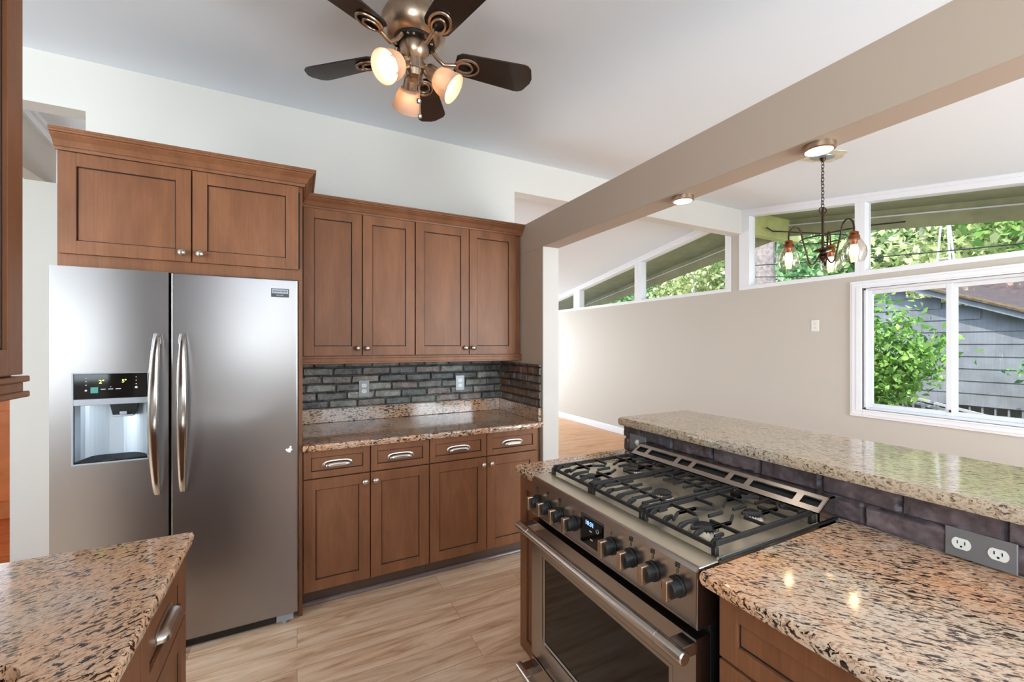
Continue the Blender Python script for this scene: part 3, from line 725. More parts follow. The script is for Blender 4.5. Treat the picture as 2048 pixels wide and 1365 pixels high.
for (p, za, zb) in ((.026, 1.362, 1.376), (.018, 1.338, 1.362), (.026, 1.326, 1.340)): mb.box(-.9, -.59+p, -.45, 1.395+p-.012, za, zb)
mb.build('rail_profile', 'cab', lrl, bevel=.003)
# base cabinets
T = TF(-.297, 0, 0, 1)
bl = thing('drawer_cabinet', 'brown three-drawer base cabinet under the near left granite corner', 'cabinet', (-.6, 1.27, 0), None)
MB().box(-.903, -.297, 1.082, 1.465, .105, .878).build('cabinet_body', 'cab', bl, bevel=.001)
MB().box(-.903, -.36, 1.082, 1.44, 0, .105).build('toe_kick', 'toe', bl)
drawer(T, 1.084, 1.463, .702, .872, bl, .05); drawer(T, 1.084, 1.463, .425, .695, bl, .05); drawer(T, 1.084, 1.463, .114, .418, bl, .05)
sbn = thing('sink_cabinet', 'brown sink base cabinet left of the drawer cabinet', 'cabinet', (-.6, .7, 0))
MB().box(-.903, -.297, .20, 1.08, .105, .62).box(-.32, -.297, .20, 1.08, .62, .878).build('cabinet_body', 'cab', sbn)
MB().box(-.903, -.36, .20, 1.08, 0, .105).build('toe_kick', 'toe', sbn)
door(T, .203, .640, .114, .870, sbn, (.61, .8)); door(T, .642, 1.079, .114, .870, sbn, (.672, .8))
# granite slab with rounded sink cut-out
def rrect(cx_, cy_, hx, hy, r, n=10):
    out = []
    for (sx_, sy_, a0_) in ((1, 1, 0), (-1, 1, PI/2), (-1, -1, PI), (1, -1, 3*PI/2)):
        for k in range(n+1):
            a = a0_+PI/2*k/n; out.append((cx_+sx_*(hx-r)+r*math.cos(a), cy_+sy_*(hy-r)+r*math.sin(a)))
    return out
def slab_hole(name, mat, x0, x1, y0, y1, z0, z1, hole, parent, bevel):
    cx_, cy_ = sum(p[0] for p in hole)/len(hole), sum(p[1] for p in hole)/len(hole)
    cors = [(x1, y1), (x0, y1), (x0, y0), (x1, y0)]; pts = []
    ang = lambda p: math.atan2(p[1]-cy_, p[0]-cx_) % (2*PI)
    allp = [(ang(p), p, None) for p in hole] + [(ang(c), None, c) for c in cors]; allp.sort(key=lambda q: q[0])
    H = sorted([(ang(p), p) for p in hole])
    def hole_at(a):
        for i in range(len(H)):
            a0_, p0 = H[i-1]; a1_, p1 = H[i]
            aa0 = a0_ if i else a0_-2*PI
            if aa0 <= a <= a1_: t = (a-aa0)/(a1_-aa0+1e-9); return (p0[0]+(p1[0]-p0[0])*t, p0[1]+(p1[1]-p0[1])*t)
        return H[0][1]
    def out_at(a):
        dx, dy = math.cos(a), math.sin(a)
        tx = ((x1-cx_)/dx if dx > 0 else (x0-cx_)/dx) if abs(dx) > 1e-9 else 1e9
        ty = ((y1-cy_)/dy if dy > 0 else (y0-cy_)/dy) if abs(dy) > 1e-9 else 1e9
        t = min(tx, ty); return (cx_+dx*t, cy_+dy*t)
    inn = [p if p else hole_at(a) for a, p, c in allp]; outr = [c if c else out_at(a) for a, p, c in allp]; n = len(allp)
    vs = [(p[0], p[1], z1) for p in outr]+[(p[0], p[1], z1) for p in inn]+[(p[0], p[1], z0) for p in outr]+[(p[0], p[1], z0) for p in inn]; fs = []
    for i in range(n):
        j = (i+1) % n
        fs += [(i, j, n+j, n+i), (2*n+i, 3*n+i, 3*n+j, 2*n+j), (i, 2*n+i, 2*n+j, j), (n+i, n+j, 3*n+j, 3*n+i)]
    mb = MB().add(vs, fs); rough_slab(mb, x0-.007, x1+.007, y0-.007, y1+.007, z0, z1, cap=False)
    return mb.build(name, mat, parent, fix=False)
hole = rrect(-.60, .66, .205, .355, .07)
cl = thing('countertop', 'granite countertop corner in the left foreground around the sink', 'countertop', (-.58, .8, .882))
slab_hole('slab', 'granite', -.898, -.269, .157, 1.481, .880, .914, hole, cl, .006)
sk = thing('sink', 'undermount steel sink at the lower left corner of the picture', 'sink', (-.6, .66, .65))
h2 = rrect(-.60, .66, .200, .350, .068); h3 = rrect(-.60, .66, .188, .338, .06); n = len(h2)
h1 = rrect(-.60, .66, .225, .375, .08)
mb = MB(); mb.add([(p[0], p[1], .8795) for p in h1]+[(p[0], p[1], .8795) for p in h2]+[(p[0], p[1], .69) for p in h3], [(k*n+i, k*n+(i+1) % n, (k+1)*n+(i+1) % n, (k+1)*n+i) for k in range(2) for i in range(n)]+[tuple(range(2*n, 3*n))])
mb.build('basin', 'copper_and_reflection', sk)  # steel basin coloured copper to paint in its orange-brown reflection
MB().lathe([(.035, 0), (.035, .003), (.02, .002)], (-.6, .66, .69), (0, 0, 1), 20).build('drain', 'chrome', sk)

# ------------------------------------------------------------------ peninsula: knee wall, bar, counters
mb = MB().box(1.490, 1.60, -1.2, 1.625, 0, 1.04); struct(mb.build('wall_bar', 'wall'))
bp_ = thing('brick_bar_face', 'dark purple painted brick strip under the raised bar top', 'brickwork', (1.48, .2, .914))
brick_panel('brick_face', TF(1.489, 1.628, 0, -1), 2.6, .915, 1.040, bp_, bl=.195, bh=.066, seed=11, hue=((84, 70, 72), (96, 82, 84), (76, 72, 76)), depth=.011, mort=(62, 56, 60), grout=.005)
brick_panel('brick_end', TF(1.602, 1.625, -1, 0), .112, .915, 1.040, bp_, bl=.195, bh=.066, seed=12, hue=((84, 70, 72), (96, 82, 84), (76, 72, 76)), depth=.006, mort=(62, 56, 60), grout=.005)
bt = thing('bar_counter', 'long raised cream and brown granite bar top', 'countertop', (1.7, .3, 1.04))
rough_slab(MB(), 1.448, 1.945, -1.25, 1.650, 1.042, 1.080, amp=.0018, ins=.004).build('slab', 'granite_bar', bt)
RY0, RY1 = .686, 1.474       # range
# narrow cabinet + counter beyond the range
T = TF(.882, 0, 0, -1)   # u=-y, outward=-x
nc = thing('narrow_cabinet', 'slim brown end cabinet at the far side of the range', 'cabinet', (1.2, 1.56, 0))
MB().box(.902, 1.489, RY1+.004, 1.64, .105, .878).box(.92, 1.489, RY1+.004, 1.62, 0, .105).build('cabinet_body', 'cab', nc, bevel=.001)
T2 = TF(.902, 0, 0, -1)
mb = MB(T2); shaker(mb, -1.639, -(RY1+.006), .114, .872, .052); mb.build('door', ['cab', 'glaze_and_gap_shade'], nc, bevel=.001, seg=1)
cf = thing('countertop', 'small granite counter piece beyond the range at the bar end', 'countertop', (1.18, 1.56, .88))
rough_slab(MB(), .862, 1.489, RY1+.003, 1.655, .880, .914).build('slab', 'granite', cf)
cr2 = thing('countertop', 'wide granite counter at lower right beside the range', 'countertop', (1.18, -.2, .88))
rough_slab(MB(), .846, 1.489, -1.2, RY0-.004, .880, .914).build('slab', 'granite_near', cr2)
dc = thing('drawer_cabinet', 'brown drawer cabinet under the wide counter at lower right', 'cabinet', (1.2, .2, 0))
MB().box(.90, 1.489, -.35, RY0-.03, .105, .878).box(.95, 1.489, -.35, RY0-.03, 0, .105).build('cabinet_body', 'cab', dc, bevel=.001)
T3 = TF(.90, 0, 0, -1)
for (za, zb) in ((.722, .868), (.42, .714), (.114, .412)):
    mb = MB(T3); shaker(mb, -(RY0-.034), -.10, za, zb, .045); o = mb.build('drawer', ['cab', 'glaze_and_gap_shade'], dc, bevel=.001, seg=1)
    if za < .7: pull(T3, -.35, (za+zb)/2, o)
Tp = TF(1.474, 0, 0, -1)
outlet_plate('bar_outlet', 'wide grey steel plate with two white receptacles on the bar brick', Tp, -.386, .954, .122, .072, 'outletgrey', .0, vert=False)
outlet_plate('bar_switch', 'small grey switch plate with white toggle behind the range at the far bar end', Tp, -1.53, .972, .105, .072, 'outletgrey', .0, style='toggle')

rb = thing('base_cabinet', 'brown base cabinet run under the window behind the camera', 'cabinet', (.3, -2.2, 0))
MB().box(-.9, 1.4, -2.49, -1.90, 0, .90).build('cabinet_body', 'cab', rb, bevel=.002)
MB().box(-.9, 1.42, -2.49, -1.87, .90, .935).build('slab', 'granite', rb, bevel=.004)
# ------------------------------------------------------------------ gas range
rg = thing('gas_range', 'stainless steel gas range with eight knobs and black oven window', 'range', (1.15, (RY0+RY1)/2, 0))
XF = .845
MB().box(.90, 1.47, RY0+.006, RY1-.006, .09, .905).build('range_body', 'darkside', rg, bevel=.003)
MB().box(.93, 1.40, RY0+.03, RY1-.03, .0, .09).build('plinth', 'black', rg)
# control fascia
prof = [(XF+.004, .765), (XF, .775), (XF+.002, .905), (XF+.010, .9155), (.925, .9165), (.925, .765)]
MB().prism([(x, RY0, z) for x, z in prof], (0, RY1-RY0, 0)).build('control_fascia', 'steel2', rg, bevel=.003, seg=2)
# oven door
dw0, dw1 = .77+.0, 1.392
mb = MB(); dz0_, dz1_ = .205, .745
zwin0, zwin1 = .29, .625
for (ya, yb, za, zb) in ((RY0+.002, dw0, dz0_, dz1_), (dw1, RY1-.002, dz0_, dz1_), (dw0, dw1, dz0_, zwin0), (dw0, dw1, zwin1, dz1_)):
    mb.box(XF, XF+.05, ya, yb, za, zb)
dr = mb.build('oven_door', 'steel2', rg, smooth=False)
bm = bmesh.new(); bm.from_mesh(dr.data); bmesh.ops.remove_doubles(bm, verts=bm.verts, dist=1e-4); bm.to_mesh(dr.data); bm.free()
mb = MB()   # bevelled window surround
o_ = [(XF-.0005, dw0-.012, zwin0-.012), (XF-.0005, dw1+.012, zwin0-.012), (XF-.0005, dw1+.012, zwin1+.012), (XF-.0005, dw0-.012, zwin1+.012)]
i_ = [(XF+.008, dw0+.006, zwin0+.006), (XF+.008, dw1-.006, zwin0+.006), (XF+.008, dw1-.006, zwin1-.006), (XF+.008, dw0+.006, zwin1-.006)]
mb.add(o_+i_, [(k, (k+1) % 4, 4+(k+1) % 4, 4+k) for k in range(4)]); mb.build('window_bezel', 'nickel', dr)
MB().box(XF+.008, XF+.014, dw0, dw1, zwin0, zwin1).build('oven_window', 'blackglass', dr)
def bar_handle(z, y0, y1, x, r, parent):
    mb = MB(); mb.tube([(x, y0, z), (x, y0+.003, z), (x, y1-.003, z), (x, y1, z)], [r*.85, r, r, r*.85], 24)
    for y in (y0+.085, y1-.085): mb.tube([(x, y-.0015, z), (x, y+.0015, z)], r*1.05, 24)
    o = mb.build('handle', 'nickel', parent)
    for s_ in (y0+.012, y1-.057):
        MB().box(x, XF+.003, s_, s_+.045, z-.014, z+.014).build('handle_bracket', 'steel2', parent, bevel=.003)
bar_handle(.728, .672, 1.482, .790, .0165, dr)
lo = MB().box(XF, XF+.05, RY0+.002, RY1-.002, .10, .195).build('warming_drawer', 'steel2', rg, bevel=.003)
bar_handle(.165, .672, 1.482, .790, .0155, lo)
# knobs
kp = [(1.429, .832), (1.352, .834), (1.271, .836), (1.187, .838), (.992, .843), (.908, .846), (.826, .847), (.744, .849)]
for (y, z) in kp:
    z -= .004
    mb = MB(); mb.lathe([(.026, 0), (.026, .004), (.0235, .006)], (XF, y, z), (-1, 0, 0), 26)
    kb = mb.build('knob', 'darkside', rg)
    mb = MB(); mb.lathe([(.0225, .004), (.0225, .030), (.021, .033), (.006, .034)], (XF, y, z), (-1, 0, 0), 26, mi=0)
    mb.build('knob_grip', 'darkside', kb, bevel=.0006)
    MB().box(XF-.046, XF-.020, y-.0085, y+.0085, z-.025, z+.025).build('knob_blade', 'bronze', kb, bevel=.003)
    MB().box(XF-.0012, XF, y-.0007, y+.0007, z+.032, z+.044).build('knob_mark', 'print_dark', kb)
    if y < .95 or y > 1.2:
        s = MB(); q = .0055; zc_ = z+.053
        for (a, b, c, d_) in ((-q, q, -q, -q+.0007), (-q, q, q-.0007, q), (-q, -q+.0007, -q, q), (q-.0007, q, -q, q)): s.box(XF-.0006, XF+.002, y+a, y+b, zc_+c, zc_+d_)
        s.box(XF-.0006, XF+.002, y-.0012, y+.0012, zc_-.0012, zc_+.0012); s.build('burner_symbol', 'print_dark', kb)
dp = MB().box(XF-.003, XF+.004, 1.030, 1.142, .795, .888).build('display_panel', 'blackglass', rg, bevel=.001)
RXm = (PI/2, 0, -PI/2)
text('display_text', '10:31', .020, 'blue_led', dp, (XF-.0038, 1.092, .868), RXm)
for (a, b, c, d_) in ((1.080, 1.092, .844, .848), (1.076, 1.088, .818, .822)): MB().box(XF-.0042, XF-.002, a, b, c, d_).build('button_mark', 'print_white', dp)
MB().tube([(XF-.0036, 1.052+.006*math.cos(2*PI*k/20), .858+.006*math.sin(2*PI*k/20)) for k in range(20)], .0007, 6, closed=True).build('dial_mark', 'print_white', dp)
# cooktop pan
mb = MB(); x0, x1, y0, y1 = .925, 1.385, RY0+.002, RY1-.002
zt = .921; ins = .018
mb.box(XF+.012, x0+.004, y0, y1, .90, .918)
mb.add([(x0, y0, zt), (x1, y0, zt), (x1, y1, zt), (x0, y1, zt), (x0+ins, y0+ins, .909), (x1-ins, y0+ins, .909), (x1-ins, y1-ins, .909), (x0+ins, y1-ins, .909)],
       [(0, 1, 5, 4), (1, 2, 6, 5), (2, 3, 7, 6), (3, 0, 4, 7), (4, 5, 6, 7)])
mb.box(x0-.001, x1+.08, y0, y0+.004, .90, .923).box(x0-.001, x1+.08, y1-.004, y1, .90, .923)
mb.build('cooktop', 'steeltop', rg)
MB().box(.93, 1.47, RY0-.003, RY0+.006, .9142, .921).build('side_trim', 'darkside', rg, bevel=.002)
# rear vent with slots
mb = MB(); xf, xb_, zf, zb_ = 1.372, 1.432, .950, .985
mb.box(xf, xf+.004, RY0+.002, RY1-.002, .905, zf)
mb.prism([(xf, RY0+.002, .905), (xb_+.03, RY0+.002, .905), (xb_+.03, RY0+.002, zb_), (xb_, RY0+.002, zb_), (xf, RY0+.002, zf)], (0, .004, 0))
mb.prism([(xf, RY1-.006, .905), (xb_+.03, RY1-.006, .905), (xb_+.03, RY1-.006, zb_), (xb_, RY1-.006, zb_), (xf, RY1-.006, zf)], (0, .004, 0))
mb.box(xb_, xb_+.03, RY0+.002, RY1-.002, zb_-.004, zb_)
wdv = [.052, .142, .052, .142, .052, .142, .052]; gap = (RY1-RY0-.03-sum(wdv))/6
P = lambda y, t: (xf+(xb_-xf)*t, y, zf+(zb_-zf)*t)
ys = []; y = RY0+.015
for w_ in wdv: ys.append((y, y+w_)); y += w_+gap
t0, t1 = .30, .78
def strip(ya, yb, ta, tb): mb.prism([P(ya, ta), P(yb, ta), P(yb, tb), P(ya, tb)], (0, 0, -.004))
strip(RY0+.002, RY1-.002, 0, t0); strip(RY0+.002, RY1-.002, t1, 1)
py = RY0+.002
for (a, b) in ys: strip(py, a, t0, t1); py = b
strip(py, RY1-.002, t0, t1)
mb.build('vent_riser', 'steel2', rg, smooth=False)
mb = MB(); mb.prism([(xf+.006, RY0+.008, .906), (xb_+.026, RY0+.008, .906), (xb_+.026, RY0+.008, .976), (xb_, RY0+.008, .972), (xf+.006, RY0+.008, .942)], (0, RY1-RY0-.016, 0)); mb.build('vent_cavity', 'gasket', rg)
# burners
for (bx, by, br) in ((1.045, RY0+.135, .038), (1.262, RY0+.135, .030), (1.155, (RY0+RY1)/2, .036), (1.045, RY1-.135, .030), (1.262, RY1-.135, .038)):
    b_ = MB().lathe([(br*1.15, 0), (br*1.2, .003), (br, .010), (br*.92, .013)], (bx, by, .909), (0, 0, 1), 28).build('burner', 'steeltop', rg)
    mb = MB().lathe([(br*.8, .013), (br*.82, .018), (br*.7, .021), (.002, .022)], (bx, by, .909), (0, 0, 1), 28)
    for k in range(24):
        a = 2*PI*k/24; mb.bar((bx+br*.8*math.cos(a), by+br*.8*math.sin(a), .918), (bx+br*.98*math.cos(a), by+br*.98*math.sin(a), .918), .003, .008)
    mb.build('burner_cap', 'iron', b_)
# grates
zg = .948
def grate(ya, yb, centre=False):
    mb = MB(); xa, xb2 = .938, 1.368; B = .0088; Hh = .010
    ym = (ya+yb)/2
    for y in (ya+.006, yb-.006): mb.bar((xa, y, zg-.002), (xb2, y, zg-.002), B, .014)
    for x in (xa, xb2): mb.bar((x, ya, zg-.010), (x, yb, zg-.010), B, .011)
    # dropped front/back toes
    ny = 4
    for k in range(ny+1):
        y = ya+.02+(yb-ya-.04)*k/ny
        for (x, s_) in ((xa, 1), (xb2, -1)):
            mb.prism([(x, y-.004, zg-.018), (x, y-.004, zg-.006), (x+s_*.014, y-.004, zg+.004), (x+s_*.040, y-.004, zg+.004), (x+s_*.040, y-.004, zg-.006)], (0, .008, 0))
    for x in (xa, xb2):
        for y in (ya+.006, yb-.006): mb.box(x-.007, x+.007, y-.007, y+.007, .912, zg-.01)
    xs = (1.045, 1.262)
    if centre:
        for xc in xs: mb.bar((xc, ya+.006, zg), (xc, yb-.006, zg), B*.9, Hh)
        for k in range(5):
            y = ya+.035+(yb-ya-.07)*k/4
            mb.bar((xa+.03, y, zg), (1.10, y, zg), B*.85, Hh); mb.bar((1.205, y, zg), (xb2-.03, y, zg), B*.85, Hh)
    else:
        for xc in xs:
            mb.bar((xc, ya+.006, zg), (xc, ym-.022, zg), B*.9, Hh); mb.bar((xc, ym+.022, zg), (xc, yb-.006, zg), B*.9, Hh)
            for s_ in (-1, 1):
                mb.bar((xc+s_*.022, ym, zg), (xc+s_*.085, ym, zg), B*.9, Hh)
                for q in (-1, 1):
                    yy = ym+q*.058; mb.bar((xc-.038, yy, zg), (xc+.038, yy, zg), B*.85, Hh)
                    mb.bar((xc+s_*.038, yy, zg), (xc+s_*.088, ym+q*.030, zg), B*.85, Hh)
        mb.bar((1.155, ya+.006, zg), (1.155, ya+.075, zg), B*.85, Hh); mb.bar((1.155, yb-.075, zg), (1.155, yb-.006, zg), B*.85, Hh)
        for y in (ya+.03, yb-.03): mb.bar((xa+.03, y, zg), (xa+.065, y, zg), B*.85, Hh)
    mb.build('grate', 'iron', rg, bevel=.0015, seg=1)
gw = (RY1-RY0-.03)/3
grate(RY0+.015, RY0+.015+gw-.003); grate(RY0+.015+gw, RY0+.015+2*gw-.003, True); grate(RY0+.015+2*gw, RY1-.015)

# ------------------------------------------------------------------ ceiling fan
FX, FY, FZ = .415, 1.66, 2.615
fan = thing('ceiling_fan', 'bronze ceiling fan with five dark blades and three lit glass shades', 'fan', (FX, FY, FZ))
L = lambda mb, name, mat, par=fan, **k: mb.build(name, mat, par, local=True, **k)
UP = .045; ctop = cz(FY)-FZ+.02-UP
fc = (0, 0, UP)
mb = MB(); mb.lathe([(.085, ctop), (.095, ctop-.03), (.098, .10), (.118, .085), (.128, .06), (.128, .045), (.118, .015), (.10, -.005), (.085, -.012), (.02, -.014)], fc, n=40)
L(mb, 'motor_housing', 'bronze')
L(MB().lathe([(.080, -.010), (.078, -.020), (.02, -.022)], fc, n=36), 'flywheel', 'darkside')
mb = MB(); mb.lathe([(.056, -.020), (.058, -.030), (.054, -.060), (.044, -.075), (.034, -.085), (.030, -.12), (.036, -.128), (.030, -.150), (.012, -.158)], fc, n=32)
L(mb, 'light_hub', 'bronze')
mb = MB()
for k in range(5):
    for q in (-.16, .16):
        a = math.radians(-7+36+72*k)+q; mb.lathe([(.006, 0), (.006, .003), (.003, .006)], (.070*math.cos(a), .070*math.sin(a), -.020+UP), (0, 0, -1), 10)
L(mb, 'screws', 'chrome')
def ringpts(cx_, rx_, ry_, z, n=28, ph=0): return [(cx_+rx_*math.cos(2*PI*i/n), ry_*math.sin(2*PI*i/n), z) for i in range(n)]
proto = None
for k in range(5):
    a = math.radians(-7+72*k); R_ = Matrix.Rotation(a, 4, 'Z')
    tilt = Matrix.Rotation(math.radians(-13), 4, 'X')
    TT = lambda x, y, z, R_=R_: tuple(R_ @ (tilt @ Vector((x, y, z)) + Vector((0, 0, -.012))))
    mb = MB(TT); N = 18; pr = []
    out = []
    for i in range(N+1):
        t = i/N; x = .165+.335*t; hw = .050+.022*t
        if t > .84: q = (t-.84)/.16; hw *= math.sqrt(max(0, 1-(q*.985)**2))*.999
        if t < .06: hw *= .72+.28*(t/.06)
        out.append((x, hw))
    loop = [(x, h, 0) for x, h in out]+[(x, -h, 0) for x, h in reversed(out)]
    mb.prism(loop, (0, 0, .006)); bl_ = L(mb, 'blade', 'blade')
    mb = MB(TT)
    mb.tube([(x, y, z) for x, y, z in ringpts(.213, .048, .036, -.006)], .0055, 8, closed=True)
    mb.tube([(x, y, z) for x, y, z in ringpts(.203, .032, .023, -.010)], .0048, 8, closed=True)
    mb.tube([(.072, 0, .036), (.090, 0, .006), (.118, 0, -.020), (.145, 0, -.012), (.170, 0, -.007)], [.009, .0085, .008, .008, .007], 10)
    mb.lathe([(.007, 0), (.008, .004), (.002, .007)], (.170, 0, -.010), (0, 0, -1), 10)
    L(mb, 'blade_arm', 'bronze')
lamps = [213, -27, 88]
for k, ad in enumerate(lamps):
    a = math.radians(ad); d = Vector((math.cos(a)*.80, math.sin(a)*.80, -.60)).normalized()
    p0 = Vector((math.cos(a)*.026, math.sin(a)*.026, -.080+UP-.018))
    p1 = p0+d*.035
    mb = MB(); mb.tube([p0, p1], .014, 14); mb.lathe([(.020, .0), (.027, .012), (.029, .045), (.032, .060), (.028, .062)], p1-d*.008, d, 28)
    sk_ = L(mb, 'lamp_socket', 'bronze')
    mb = MB(); prof = [(.030, .048), (.042, .060), (.050, .082), (.054, .108), (.060, .136), (.0585, .1368), (.0525, .108), (.0485, .083), (.0405, .062), (.029, .050)]
    mb.lathe(prof, p1-d*.008, d, 36, caps=False); L(mb, 'glass_shade', 'shade', sk_)
    mb = MB(); mb.lathe([(.010, .05), (.014, .060), (.022, .074), (.026, .088), (.023, .100), (.012, .108), (.002, .110)], p1-d*.008, d, 24); L(mb, 'bulb', 'bulb', sk_)
# pull chains
mb = MB()
ch = thing  # noqa
for (x, y, zl, rr) in ((.004, -.050, -.222, .0105), (.012, -.036, -.272, .0095)):
    n_ = 46
    mb.tube([(x, y, -.05), (x, y, zl)], .0009, 5)
    for i in range(n_):
        z = -.05+(zl+.05)*i/n_; mb.lathe([(.0001, -.0016), (.0016, 0), (.0001, .0016)], (x, y, z), (0, 0, 1), 6)
    mb.lathe([(.001, rr), (rr*.7, rr*.7), (rr, 0), (rr*.7, -rr*.7), (.001, -rr)], (x, y, zl), (0, 0, 1), 16)
L(mb, 'pull_chain', 'chrome')

# ------------------------------------------------------------------ puck lights under the beam
for (y, lab) in ((.790, 'lit round puck light on the beam nearest the chandelier'), (1.353, 'lit round puck light on the beam farther from the camera')):
    t = thing('puck_light', lab, 'light', (1.575, y, 2.126), 'puck lights on the beam')
    mb = MB(); mb.lathe([(.048, 0), (.048, -.018), (.044, -.021), (.040, -.021), (.040, -.012), (.002, -.012)], (1.575, y, 2.126), (0, 0, 1), 36); mb.build('housing', 'bronze', t)
    MB().lathe([(.0395, -.013), (.0395, -.019), (.002, -.020)], (1.575, y, 2.126), (0, 0, 1), 32).build('lens', 'puck', t)

# ------------------------------------------------------------------ chandelier
CX, CY = 3.335, 1.648; CZ = cz(CY)
cn = thing('chandelier', 'oil bronze chandelier with three lit glass jar shades hanging from a chain', 'chandelier', (CX, CY, 2.10))
ax_t = Vector((0, -.157, 1)).normalized()
mb = MB(); pr = []
for k in range(30):
    a = 2*PI*k/30; r = .135*(1+.12*math.sin(3*a+1)+.07*math.sin(7*a)); pr.append((CX+r*math.cos(a), CY+r*math.sin(a), cz(CY+r*math.sin(a))-.003))
mb.prism(pr, (0, 0, .008)); tag(mb.build('ceiling_patch', 'dirty'), 'rough unpainted plaster ring on the ceiling around the chandelier hook', 'patch')
mb = MB(); mb.lathe([(.072, -.004), (.070, -.010), (.03, -.012)], (CX, CY, CZ), -ax_t*-1, 30); mb.build('canopy_plate', 'greyplastic', cn)
mb = MB(); mb.lathe([(.02, -.010), (.018, -.025), (.008, -.04)], (CX, CY, CZ), (0, 0, 1), 20); mb.tube([(CX+.012*math.cos(2*PI*i/16), CY, CZ-.05+.014*math.sin(2*PI*i/16)) for i in range(16)], .0025, 6, closed=True); mb.build('canopy_hook', 'oilbronze', cn)
mb = MB(); zc1, zc0 = CZ-.06, 2.425; nl = 13
for i in range(nl):
    z = zc1+(zc0-zc1)*(i+.5)/nl; h = (zc1-zc0)/nl*.68; pts = []
    for q in range(14):
        a = 2*PI*q/14; u = .008*math.cos(a); v = h*math.sin(a)
        pts.append((CX+(u if i % 2 else 0), CY+(0 if i % 2 else u), z+v))
    mb.tube(pts, .0022, 6, closed=True)
mb.tube([(CX+.004*math.sin(i), CY+.008, zc1-(zc1-zc0)*i/12) for i in range(13)], .0018, 5)
mb.build('chain', 'oilbronze', cn)
mb = MB(); mb.tube([(CX+.026*math.cos(2*PI*i/20), CY-.01*math.cos(2*PI*i/20), 2.405+.022*math.sin(2*PI*i/20)) for i in range(20)], .004, 8, closed=True)
mb.tube([(CX, CY, 2.42), (CX, CY, 2.07)], .0085, 14)
mb.lathe([(.010, .14), (.05, .125), (.055, .115), (.02, .105), (.014, .09), (.025, .075), (.022, .06), (.006, .045), (.003, .03)], (CX, CY, 2.0), (0, 0, 1), 24); mb.build('stem', 'oilbronze', cn)
mb = MB(); mb.tube([(CX+.135*math.cos(2*PI*i/40), CY+.135*math.sin(2*PI*i/40), 2.20) for i in range(40)], .0045, 8, closed=True); mb.build('hoop', 'oilbronze', cn)
rv = Vector((math.cos(YAW), -math.sin(YAW))); fv = Vector((math.sin(YAW), math.cos(YAW)))
for adeg in (177, -82, 42):
    a = math.radians(adeg); dxy = rv*math.cos(a)+fv*math.sin(a); D = Vector((dxy.x, dxy.y, 0)); C0 = Vector((CX, CY, 0))
    pth = [(.018, 2.095), (.05, 2.035), (.075, 2.020), (.098, 2.045), (.118, 2.12), (.140, 2.20), (.152, 2.255), (.172, 2.283), (.200, 2.285), (.225, 2.262), (.235, 2.225), (.235, 2.195)]
    # smooth
    pp = []
    for i in range(len(pth)-1):
        for q in range(4):
            t = q/4; p0 = pth[max(i-1, 0)]; p1 = pth[i]; p2 = pth[i+1]; p3 = pth[min(i+2, len(pth)-1)]
            f_ = lambda k: .5*((2*p1[k])+(-p0[k]+p2[k])*t+(2*p0[k]-5*p1[k]+4*p2[k]-p3[k])*t*t+(-p0[k]+3*p1[k]-3*p2[k]+p3[k])*t**3)
            pp.append((f_(0), f_(1)))
    pp.append(pth[-1])
    arm = MB().tube([C0+D*r+Vector((0, 0, z)) for r, z in pp], .0055, 10).build('arm', 'oilbronze', cn)
    c = C0+D*.235+Vector((0, 0, 2.195))
    MB().lathe([(.010, .0), (.024, -.006), (.026, -.018), (.022, -.022), (.030, -.030), (.032, -.048), (.036, -.056), (.020, -.058), (.016, -.09), (.014, -.092)], c, (0, 0, 1), 24).build('socket_cap', 'copper_and_reflection', arm)
    MB().lathe([(.034, -.052), (.044, -.070), (.062, -.105), (.069, -.140), (.064, -.175), (.055, -.198), (.053, -.198), (.062, -.175), (.067, -.140), (.060, -.105), (.042, -.070), (.032, -.053)], c, (0, 0, 1), 32, caps=False).build('glass_shade', 'jar', arm)
    MB().lathe([(.014, -.088), (.020, -.100), (.025, -.125), (.022, -.150), (.010, -.168), (.002, -.170)], c, (0, 0, 1), 20).build('bulb', 'bulb2', arm)

# ------------------------------------------------------------------ outside
struct(MB().box(RX+.12, 60, -30, 60, -.4, .15).build('ground', 'ground'))
mb = MB()   # hillside
n = 24; vs = []
for i in range(n+1):
    for j in range(n+1):
        x = 12.5+40*i/n; y = -20+70*j/n; vs.append((x, y, .1+ .34*(x-12.5)+.5*noise.noise(Vector((x*.2, y*.2, 0)))))
mb.add(vs, [(i*(n+1)+j, (i+1)*(n+1)+j, (i+1)*(n+1)+j+1, i*(n+1)+j+1) for i in range(n) for j in range(n)]); tag(mb.build('hillside', 'ground', fix=False), 'wooded slope rising behind the neighbouring house', 'hillside', kind='structure')
# eaves
ev = thing('roof_overhang', 'olive painted roof overhang with two-board fascia seen through the clerestory', 'roof', (5.3, YR, 2.7))
def slope_board(mb, ya, yb, x0, x1, d0, d1):
    mb.prism([(x0, ya, cz(ya)-d0), (x0, yb, cz(yb)-d0), (x0, yb, cz(yb)-d1), (x0, ya, cz(ya)-d1)], (x1-x0, 0, 0))
mb = MB(); slope_board(mb, -2.6, YR, RX+.16, 5.62, -.14, -.02); slope_board(mb, YR, 9, RX+.16, 5.62, -.14, -.02); mb.build('soffit', 'olive', ev)
for (d0, d1, x) in ((-.12, .055, 5.62), (.058, .190, 5.60)):
    mb = MB(); slope_board(mb, -2.6, YR, x, x+.03, d0, d1); slope_board(mb, YR, 9, x, x+.03, d0, d1); mb.build('fascia_board', 'olive', ev)
mb = MB(); slope_board(mb, -2.6, YR, 5.597, 5.60, .046, .060); slope_board(mb, YR, 9, 5.597, 5.60, .046, .060); mb.build('gap_light_strip', 'trim', ev)  # white strip painted as the outside light showing between the two boards
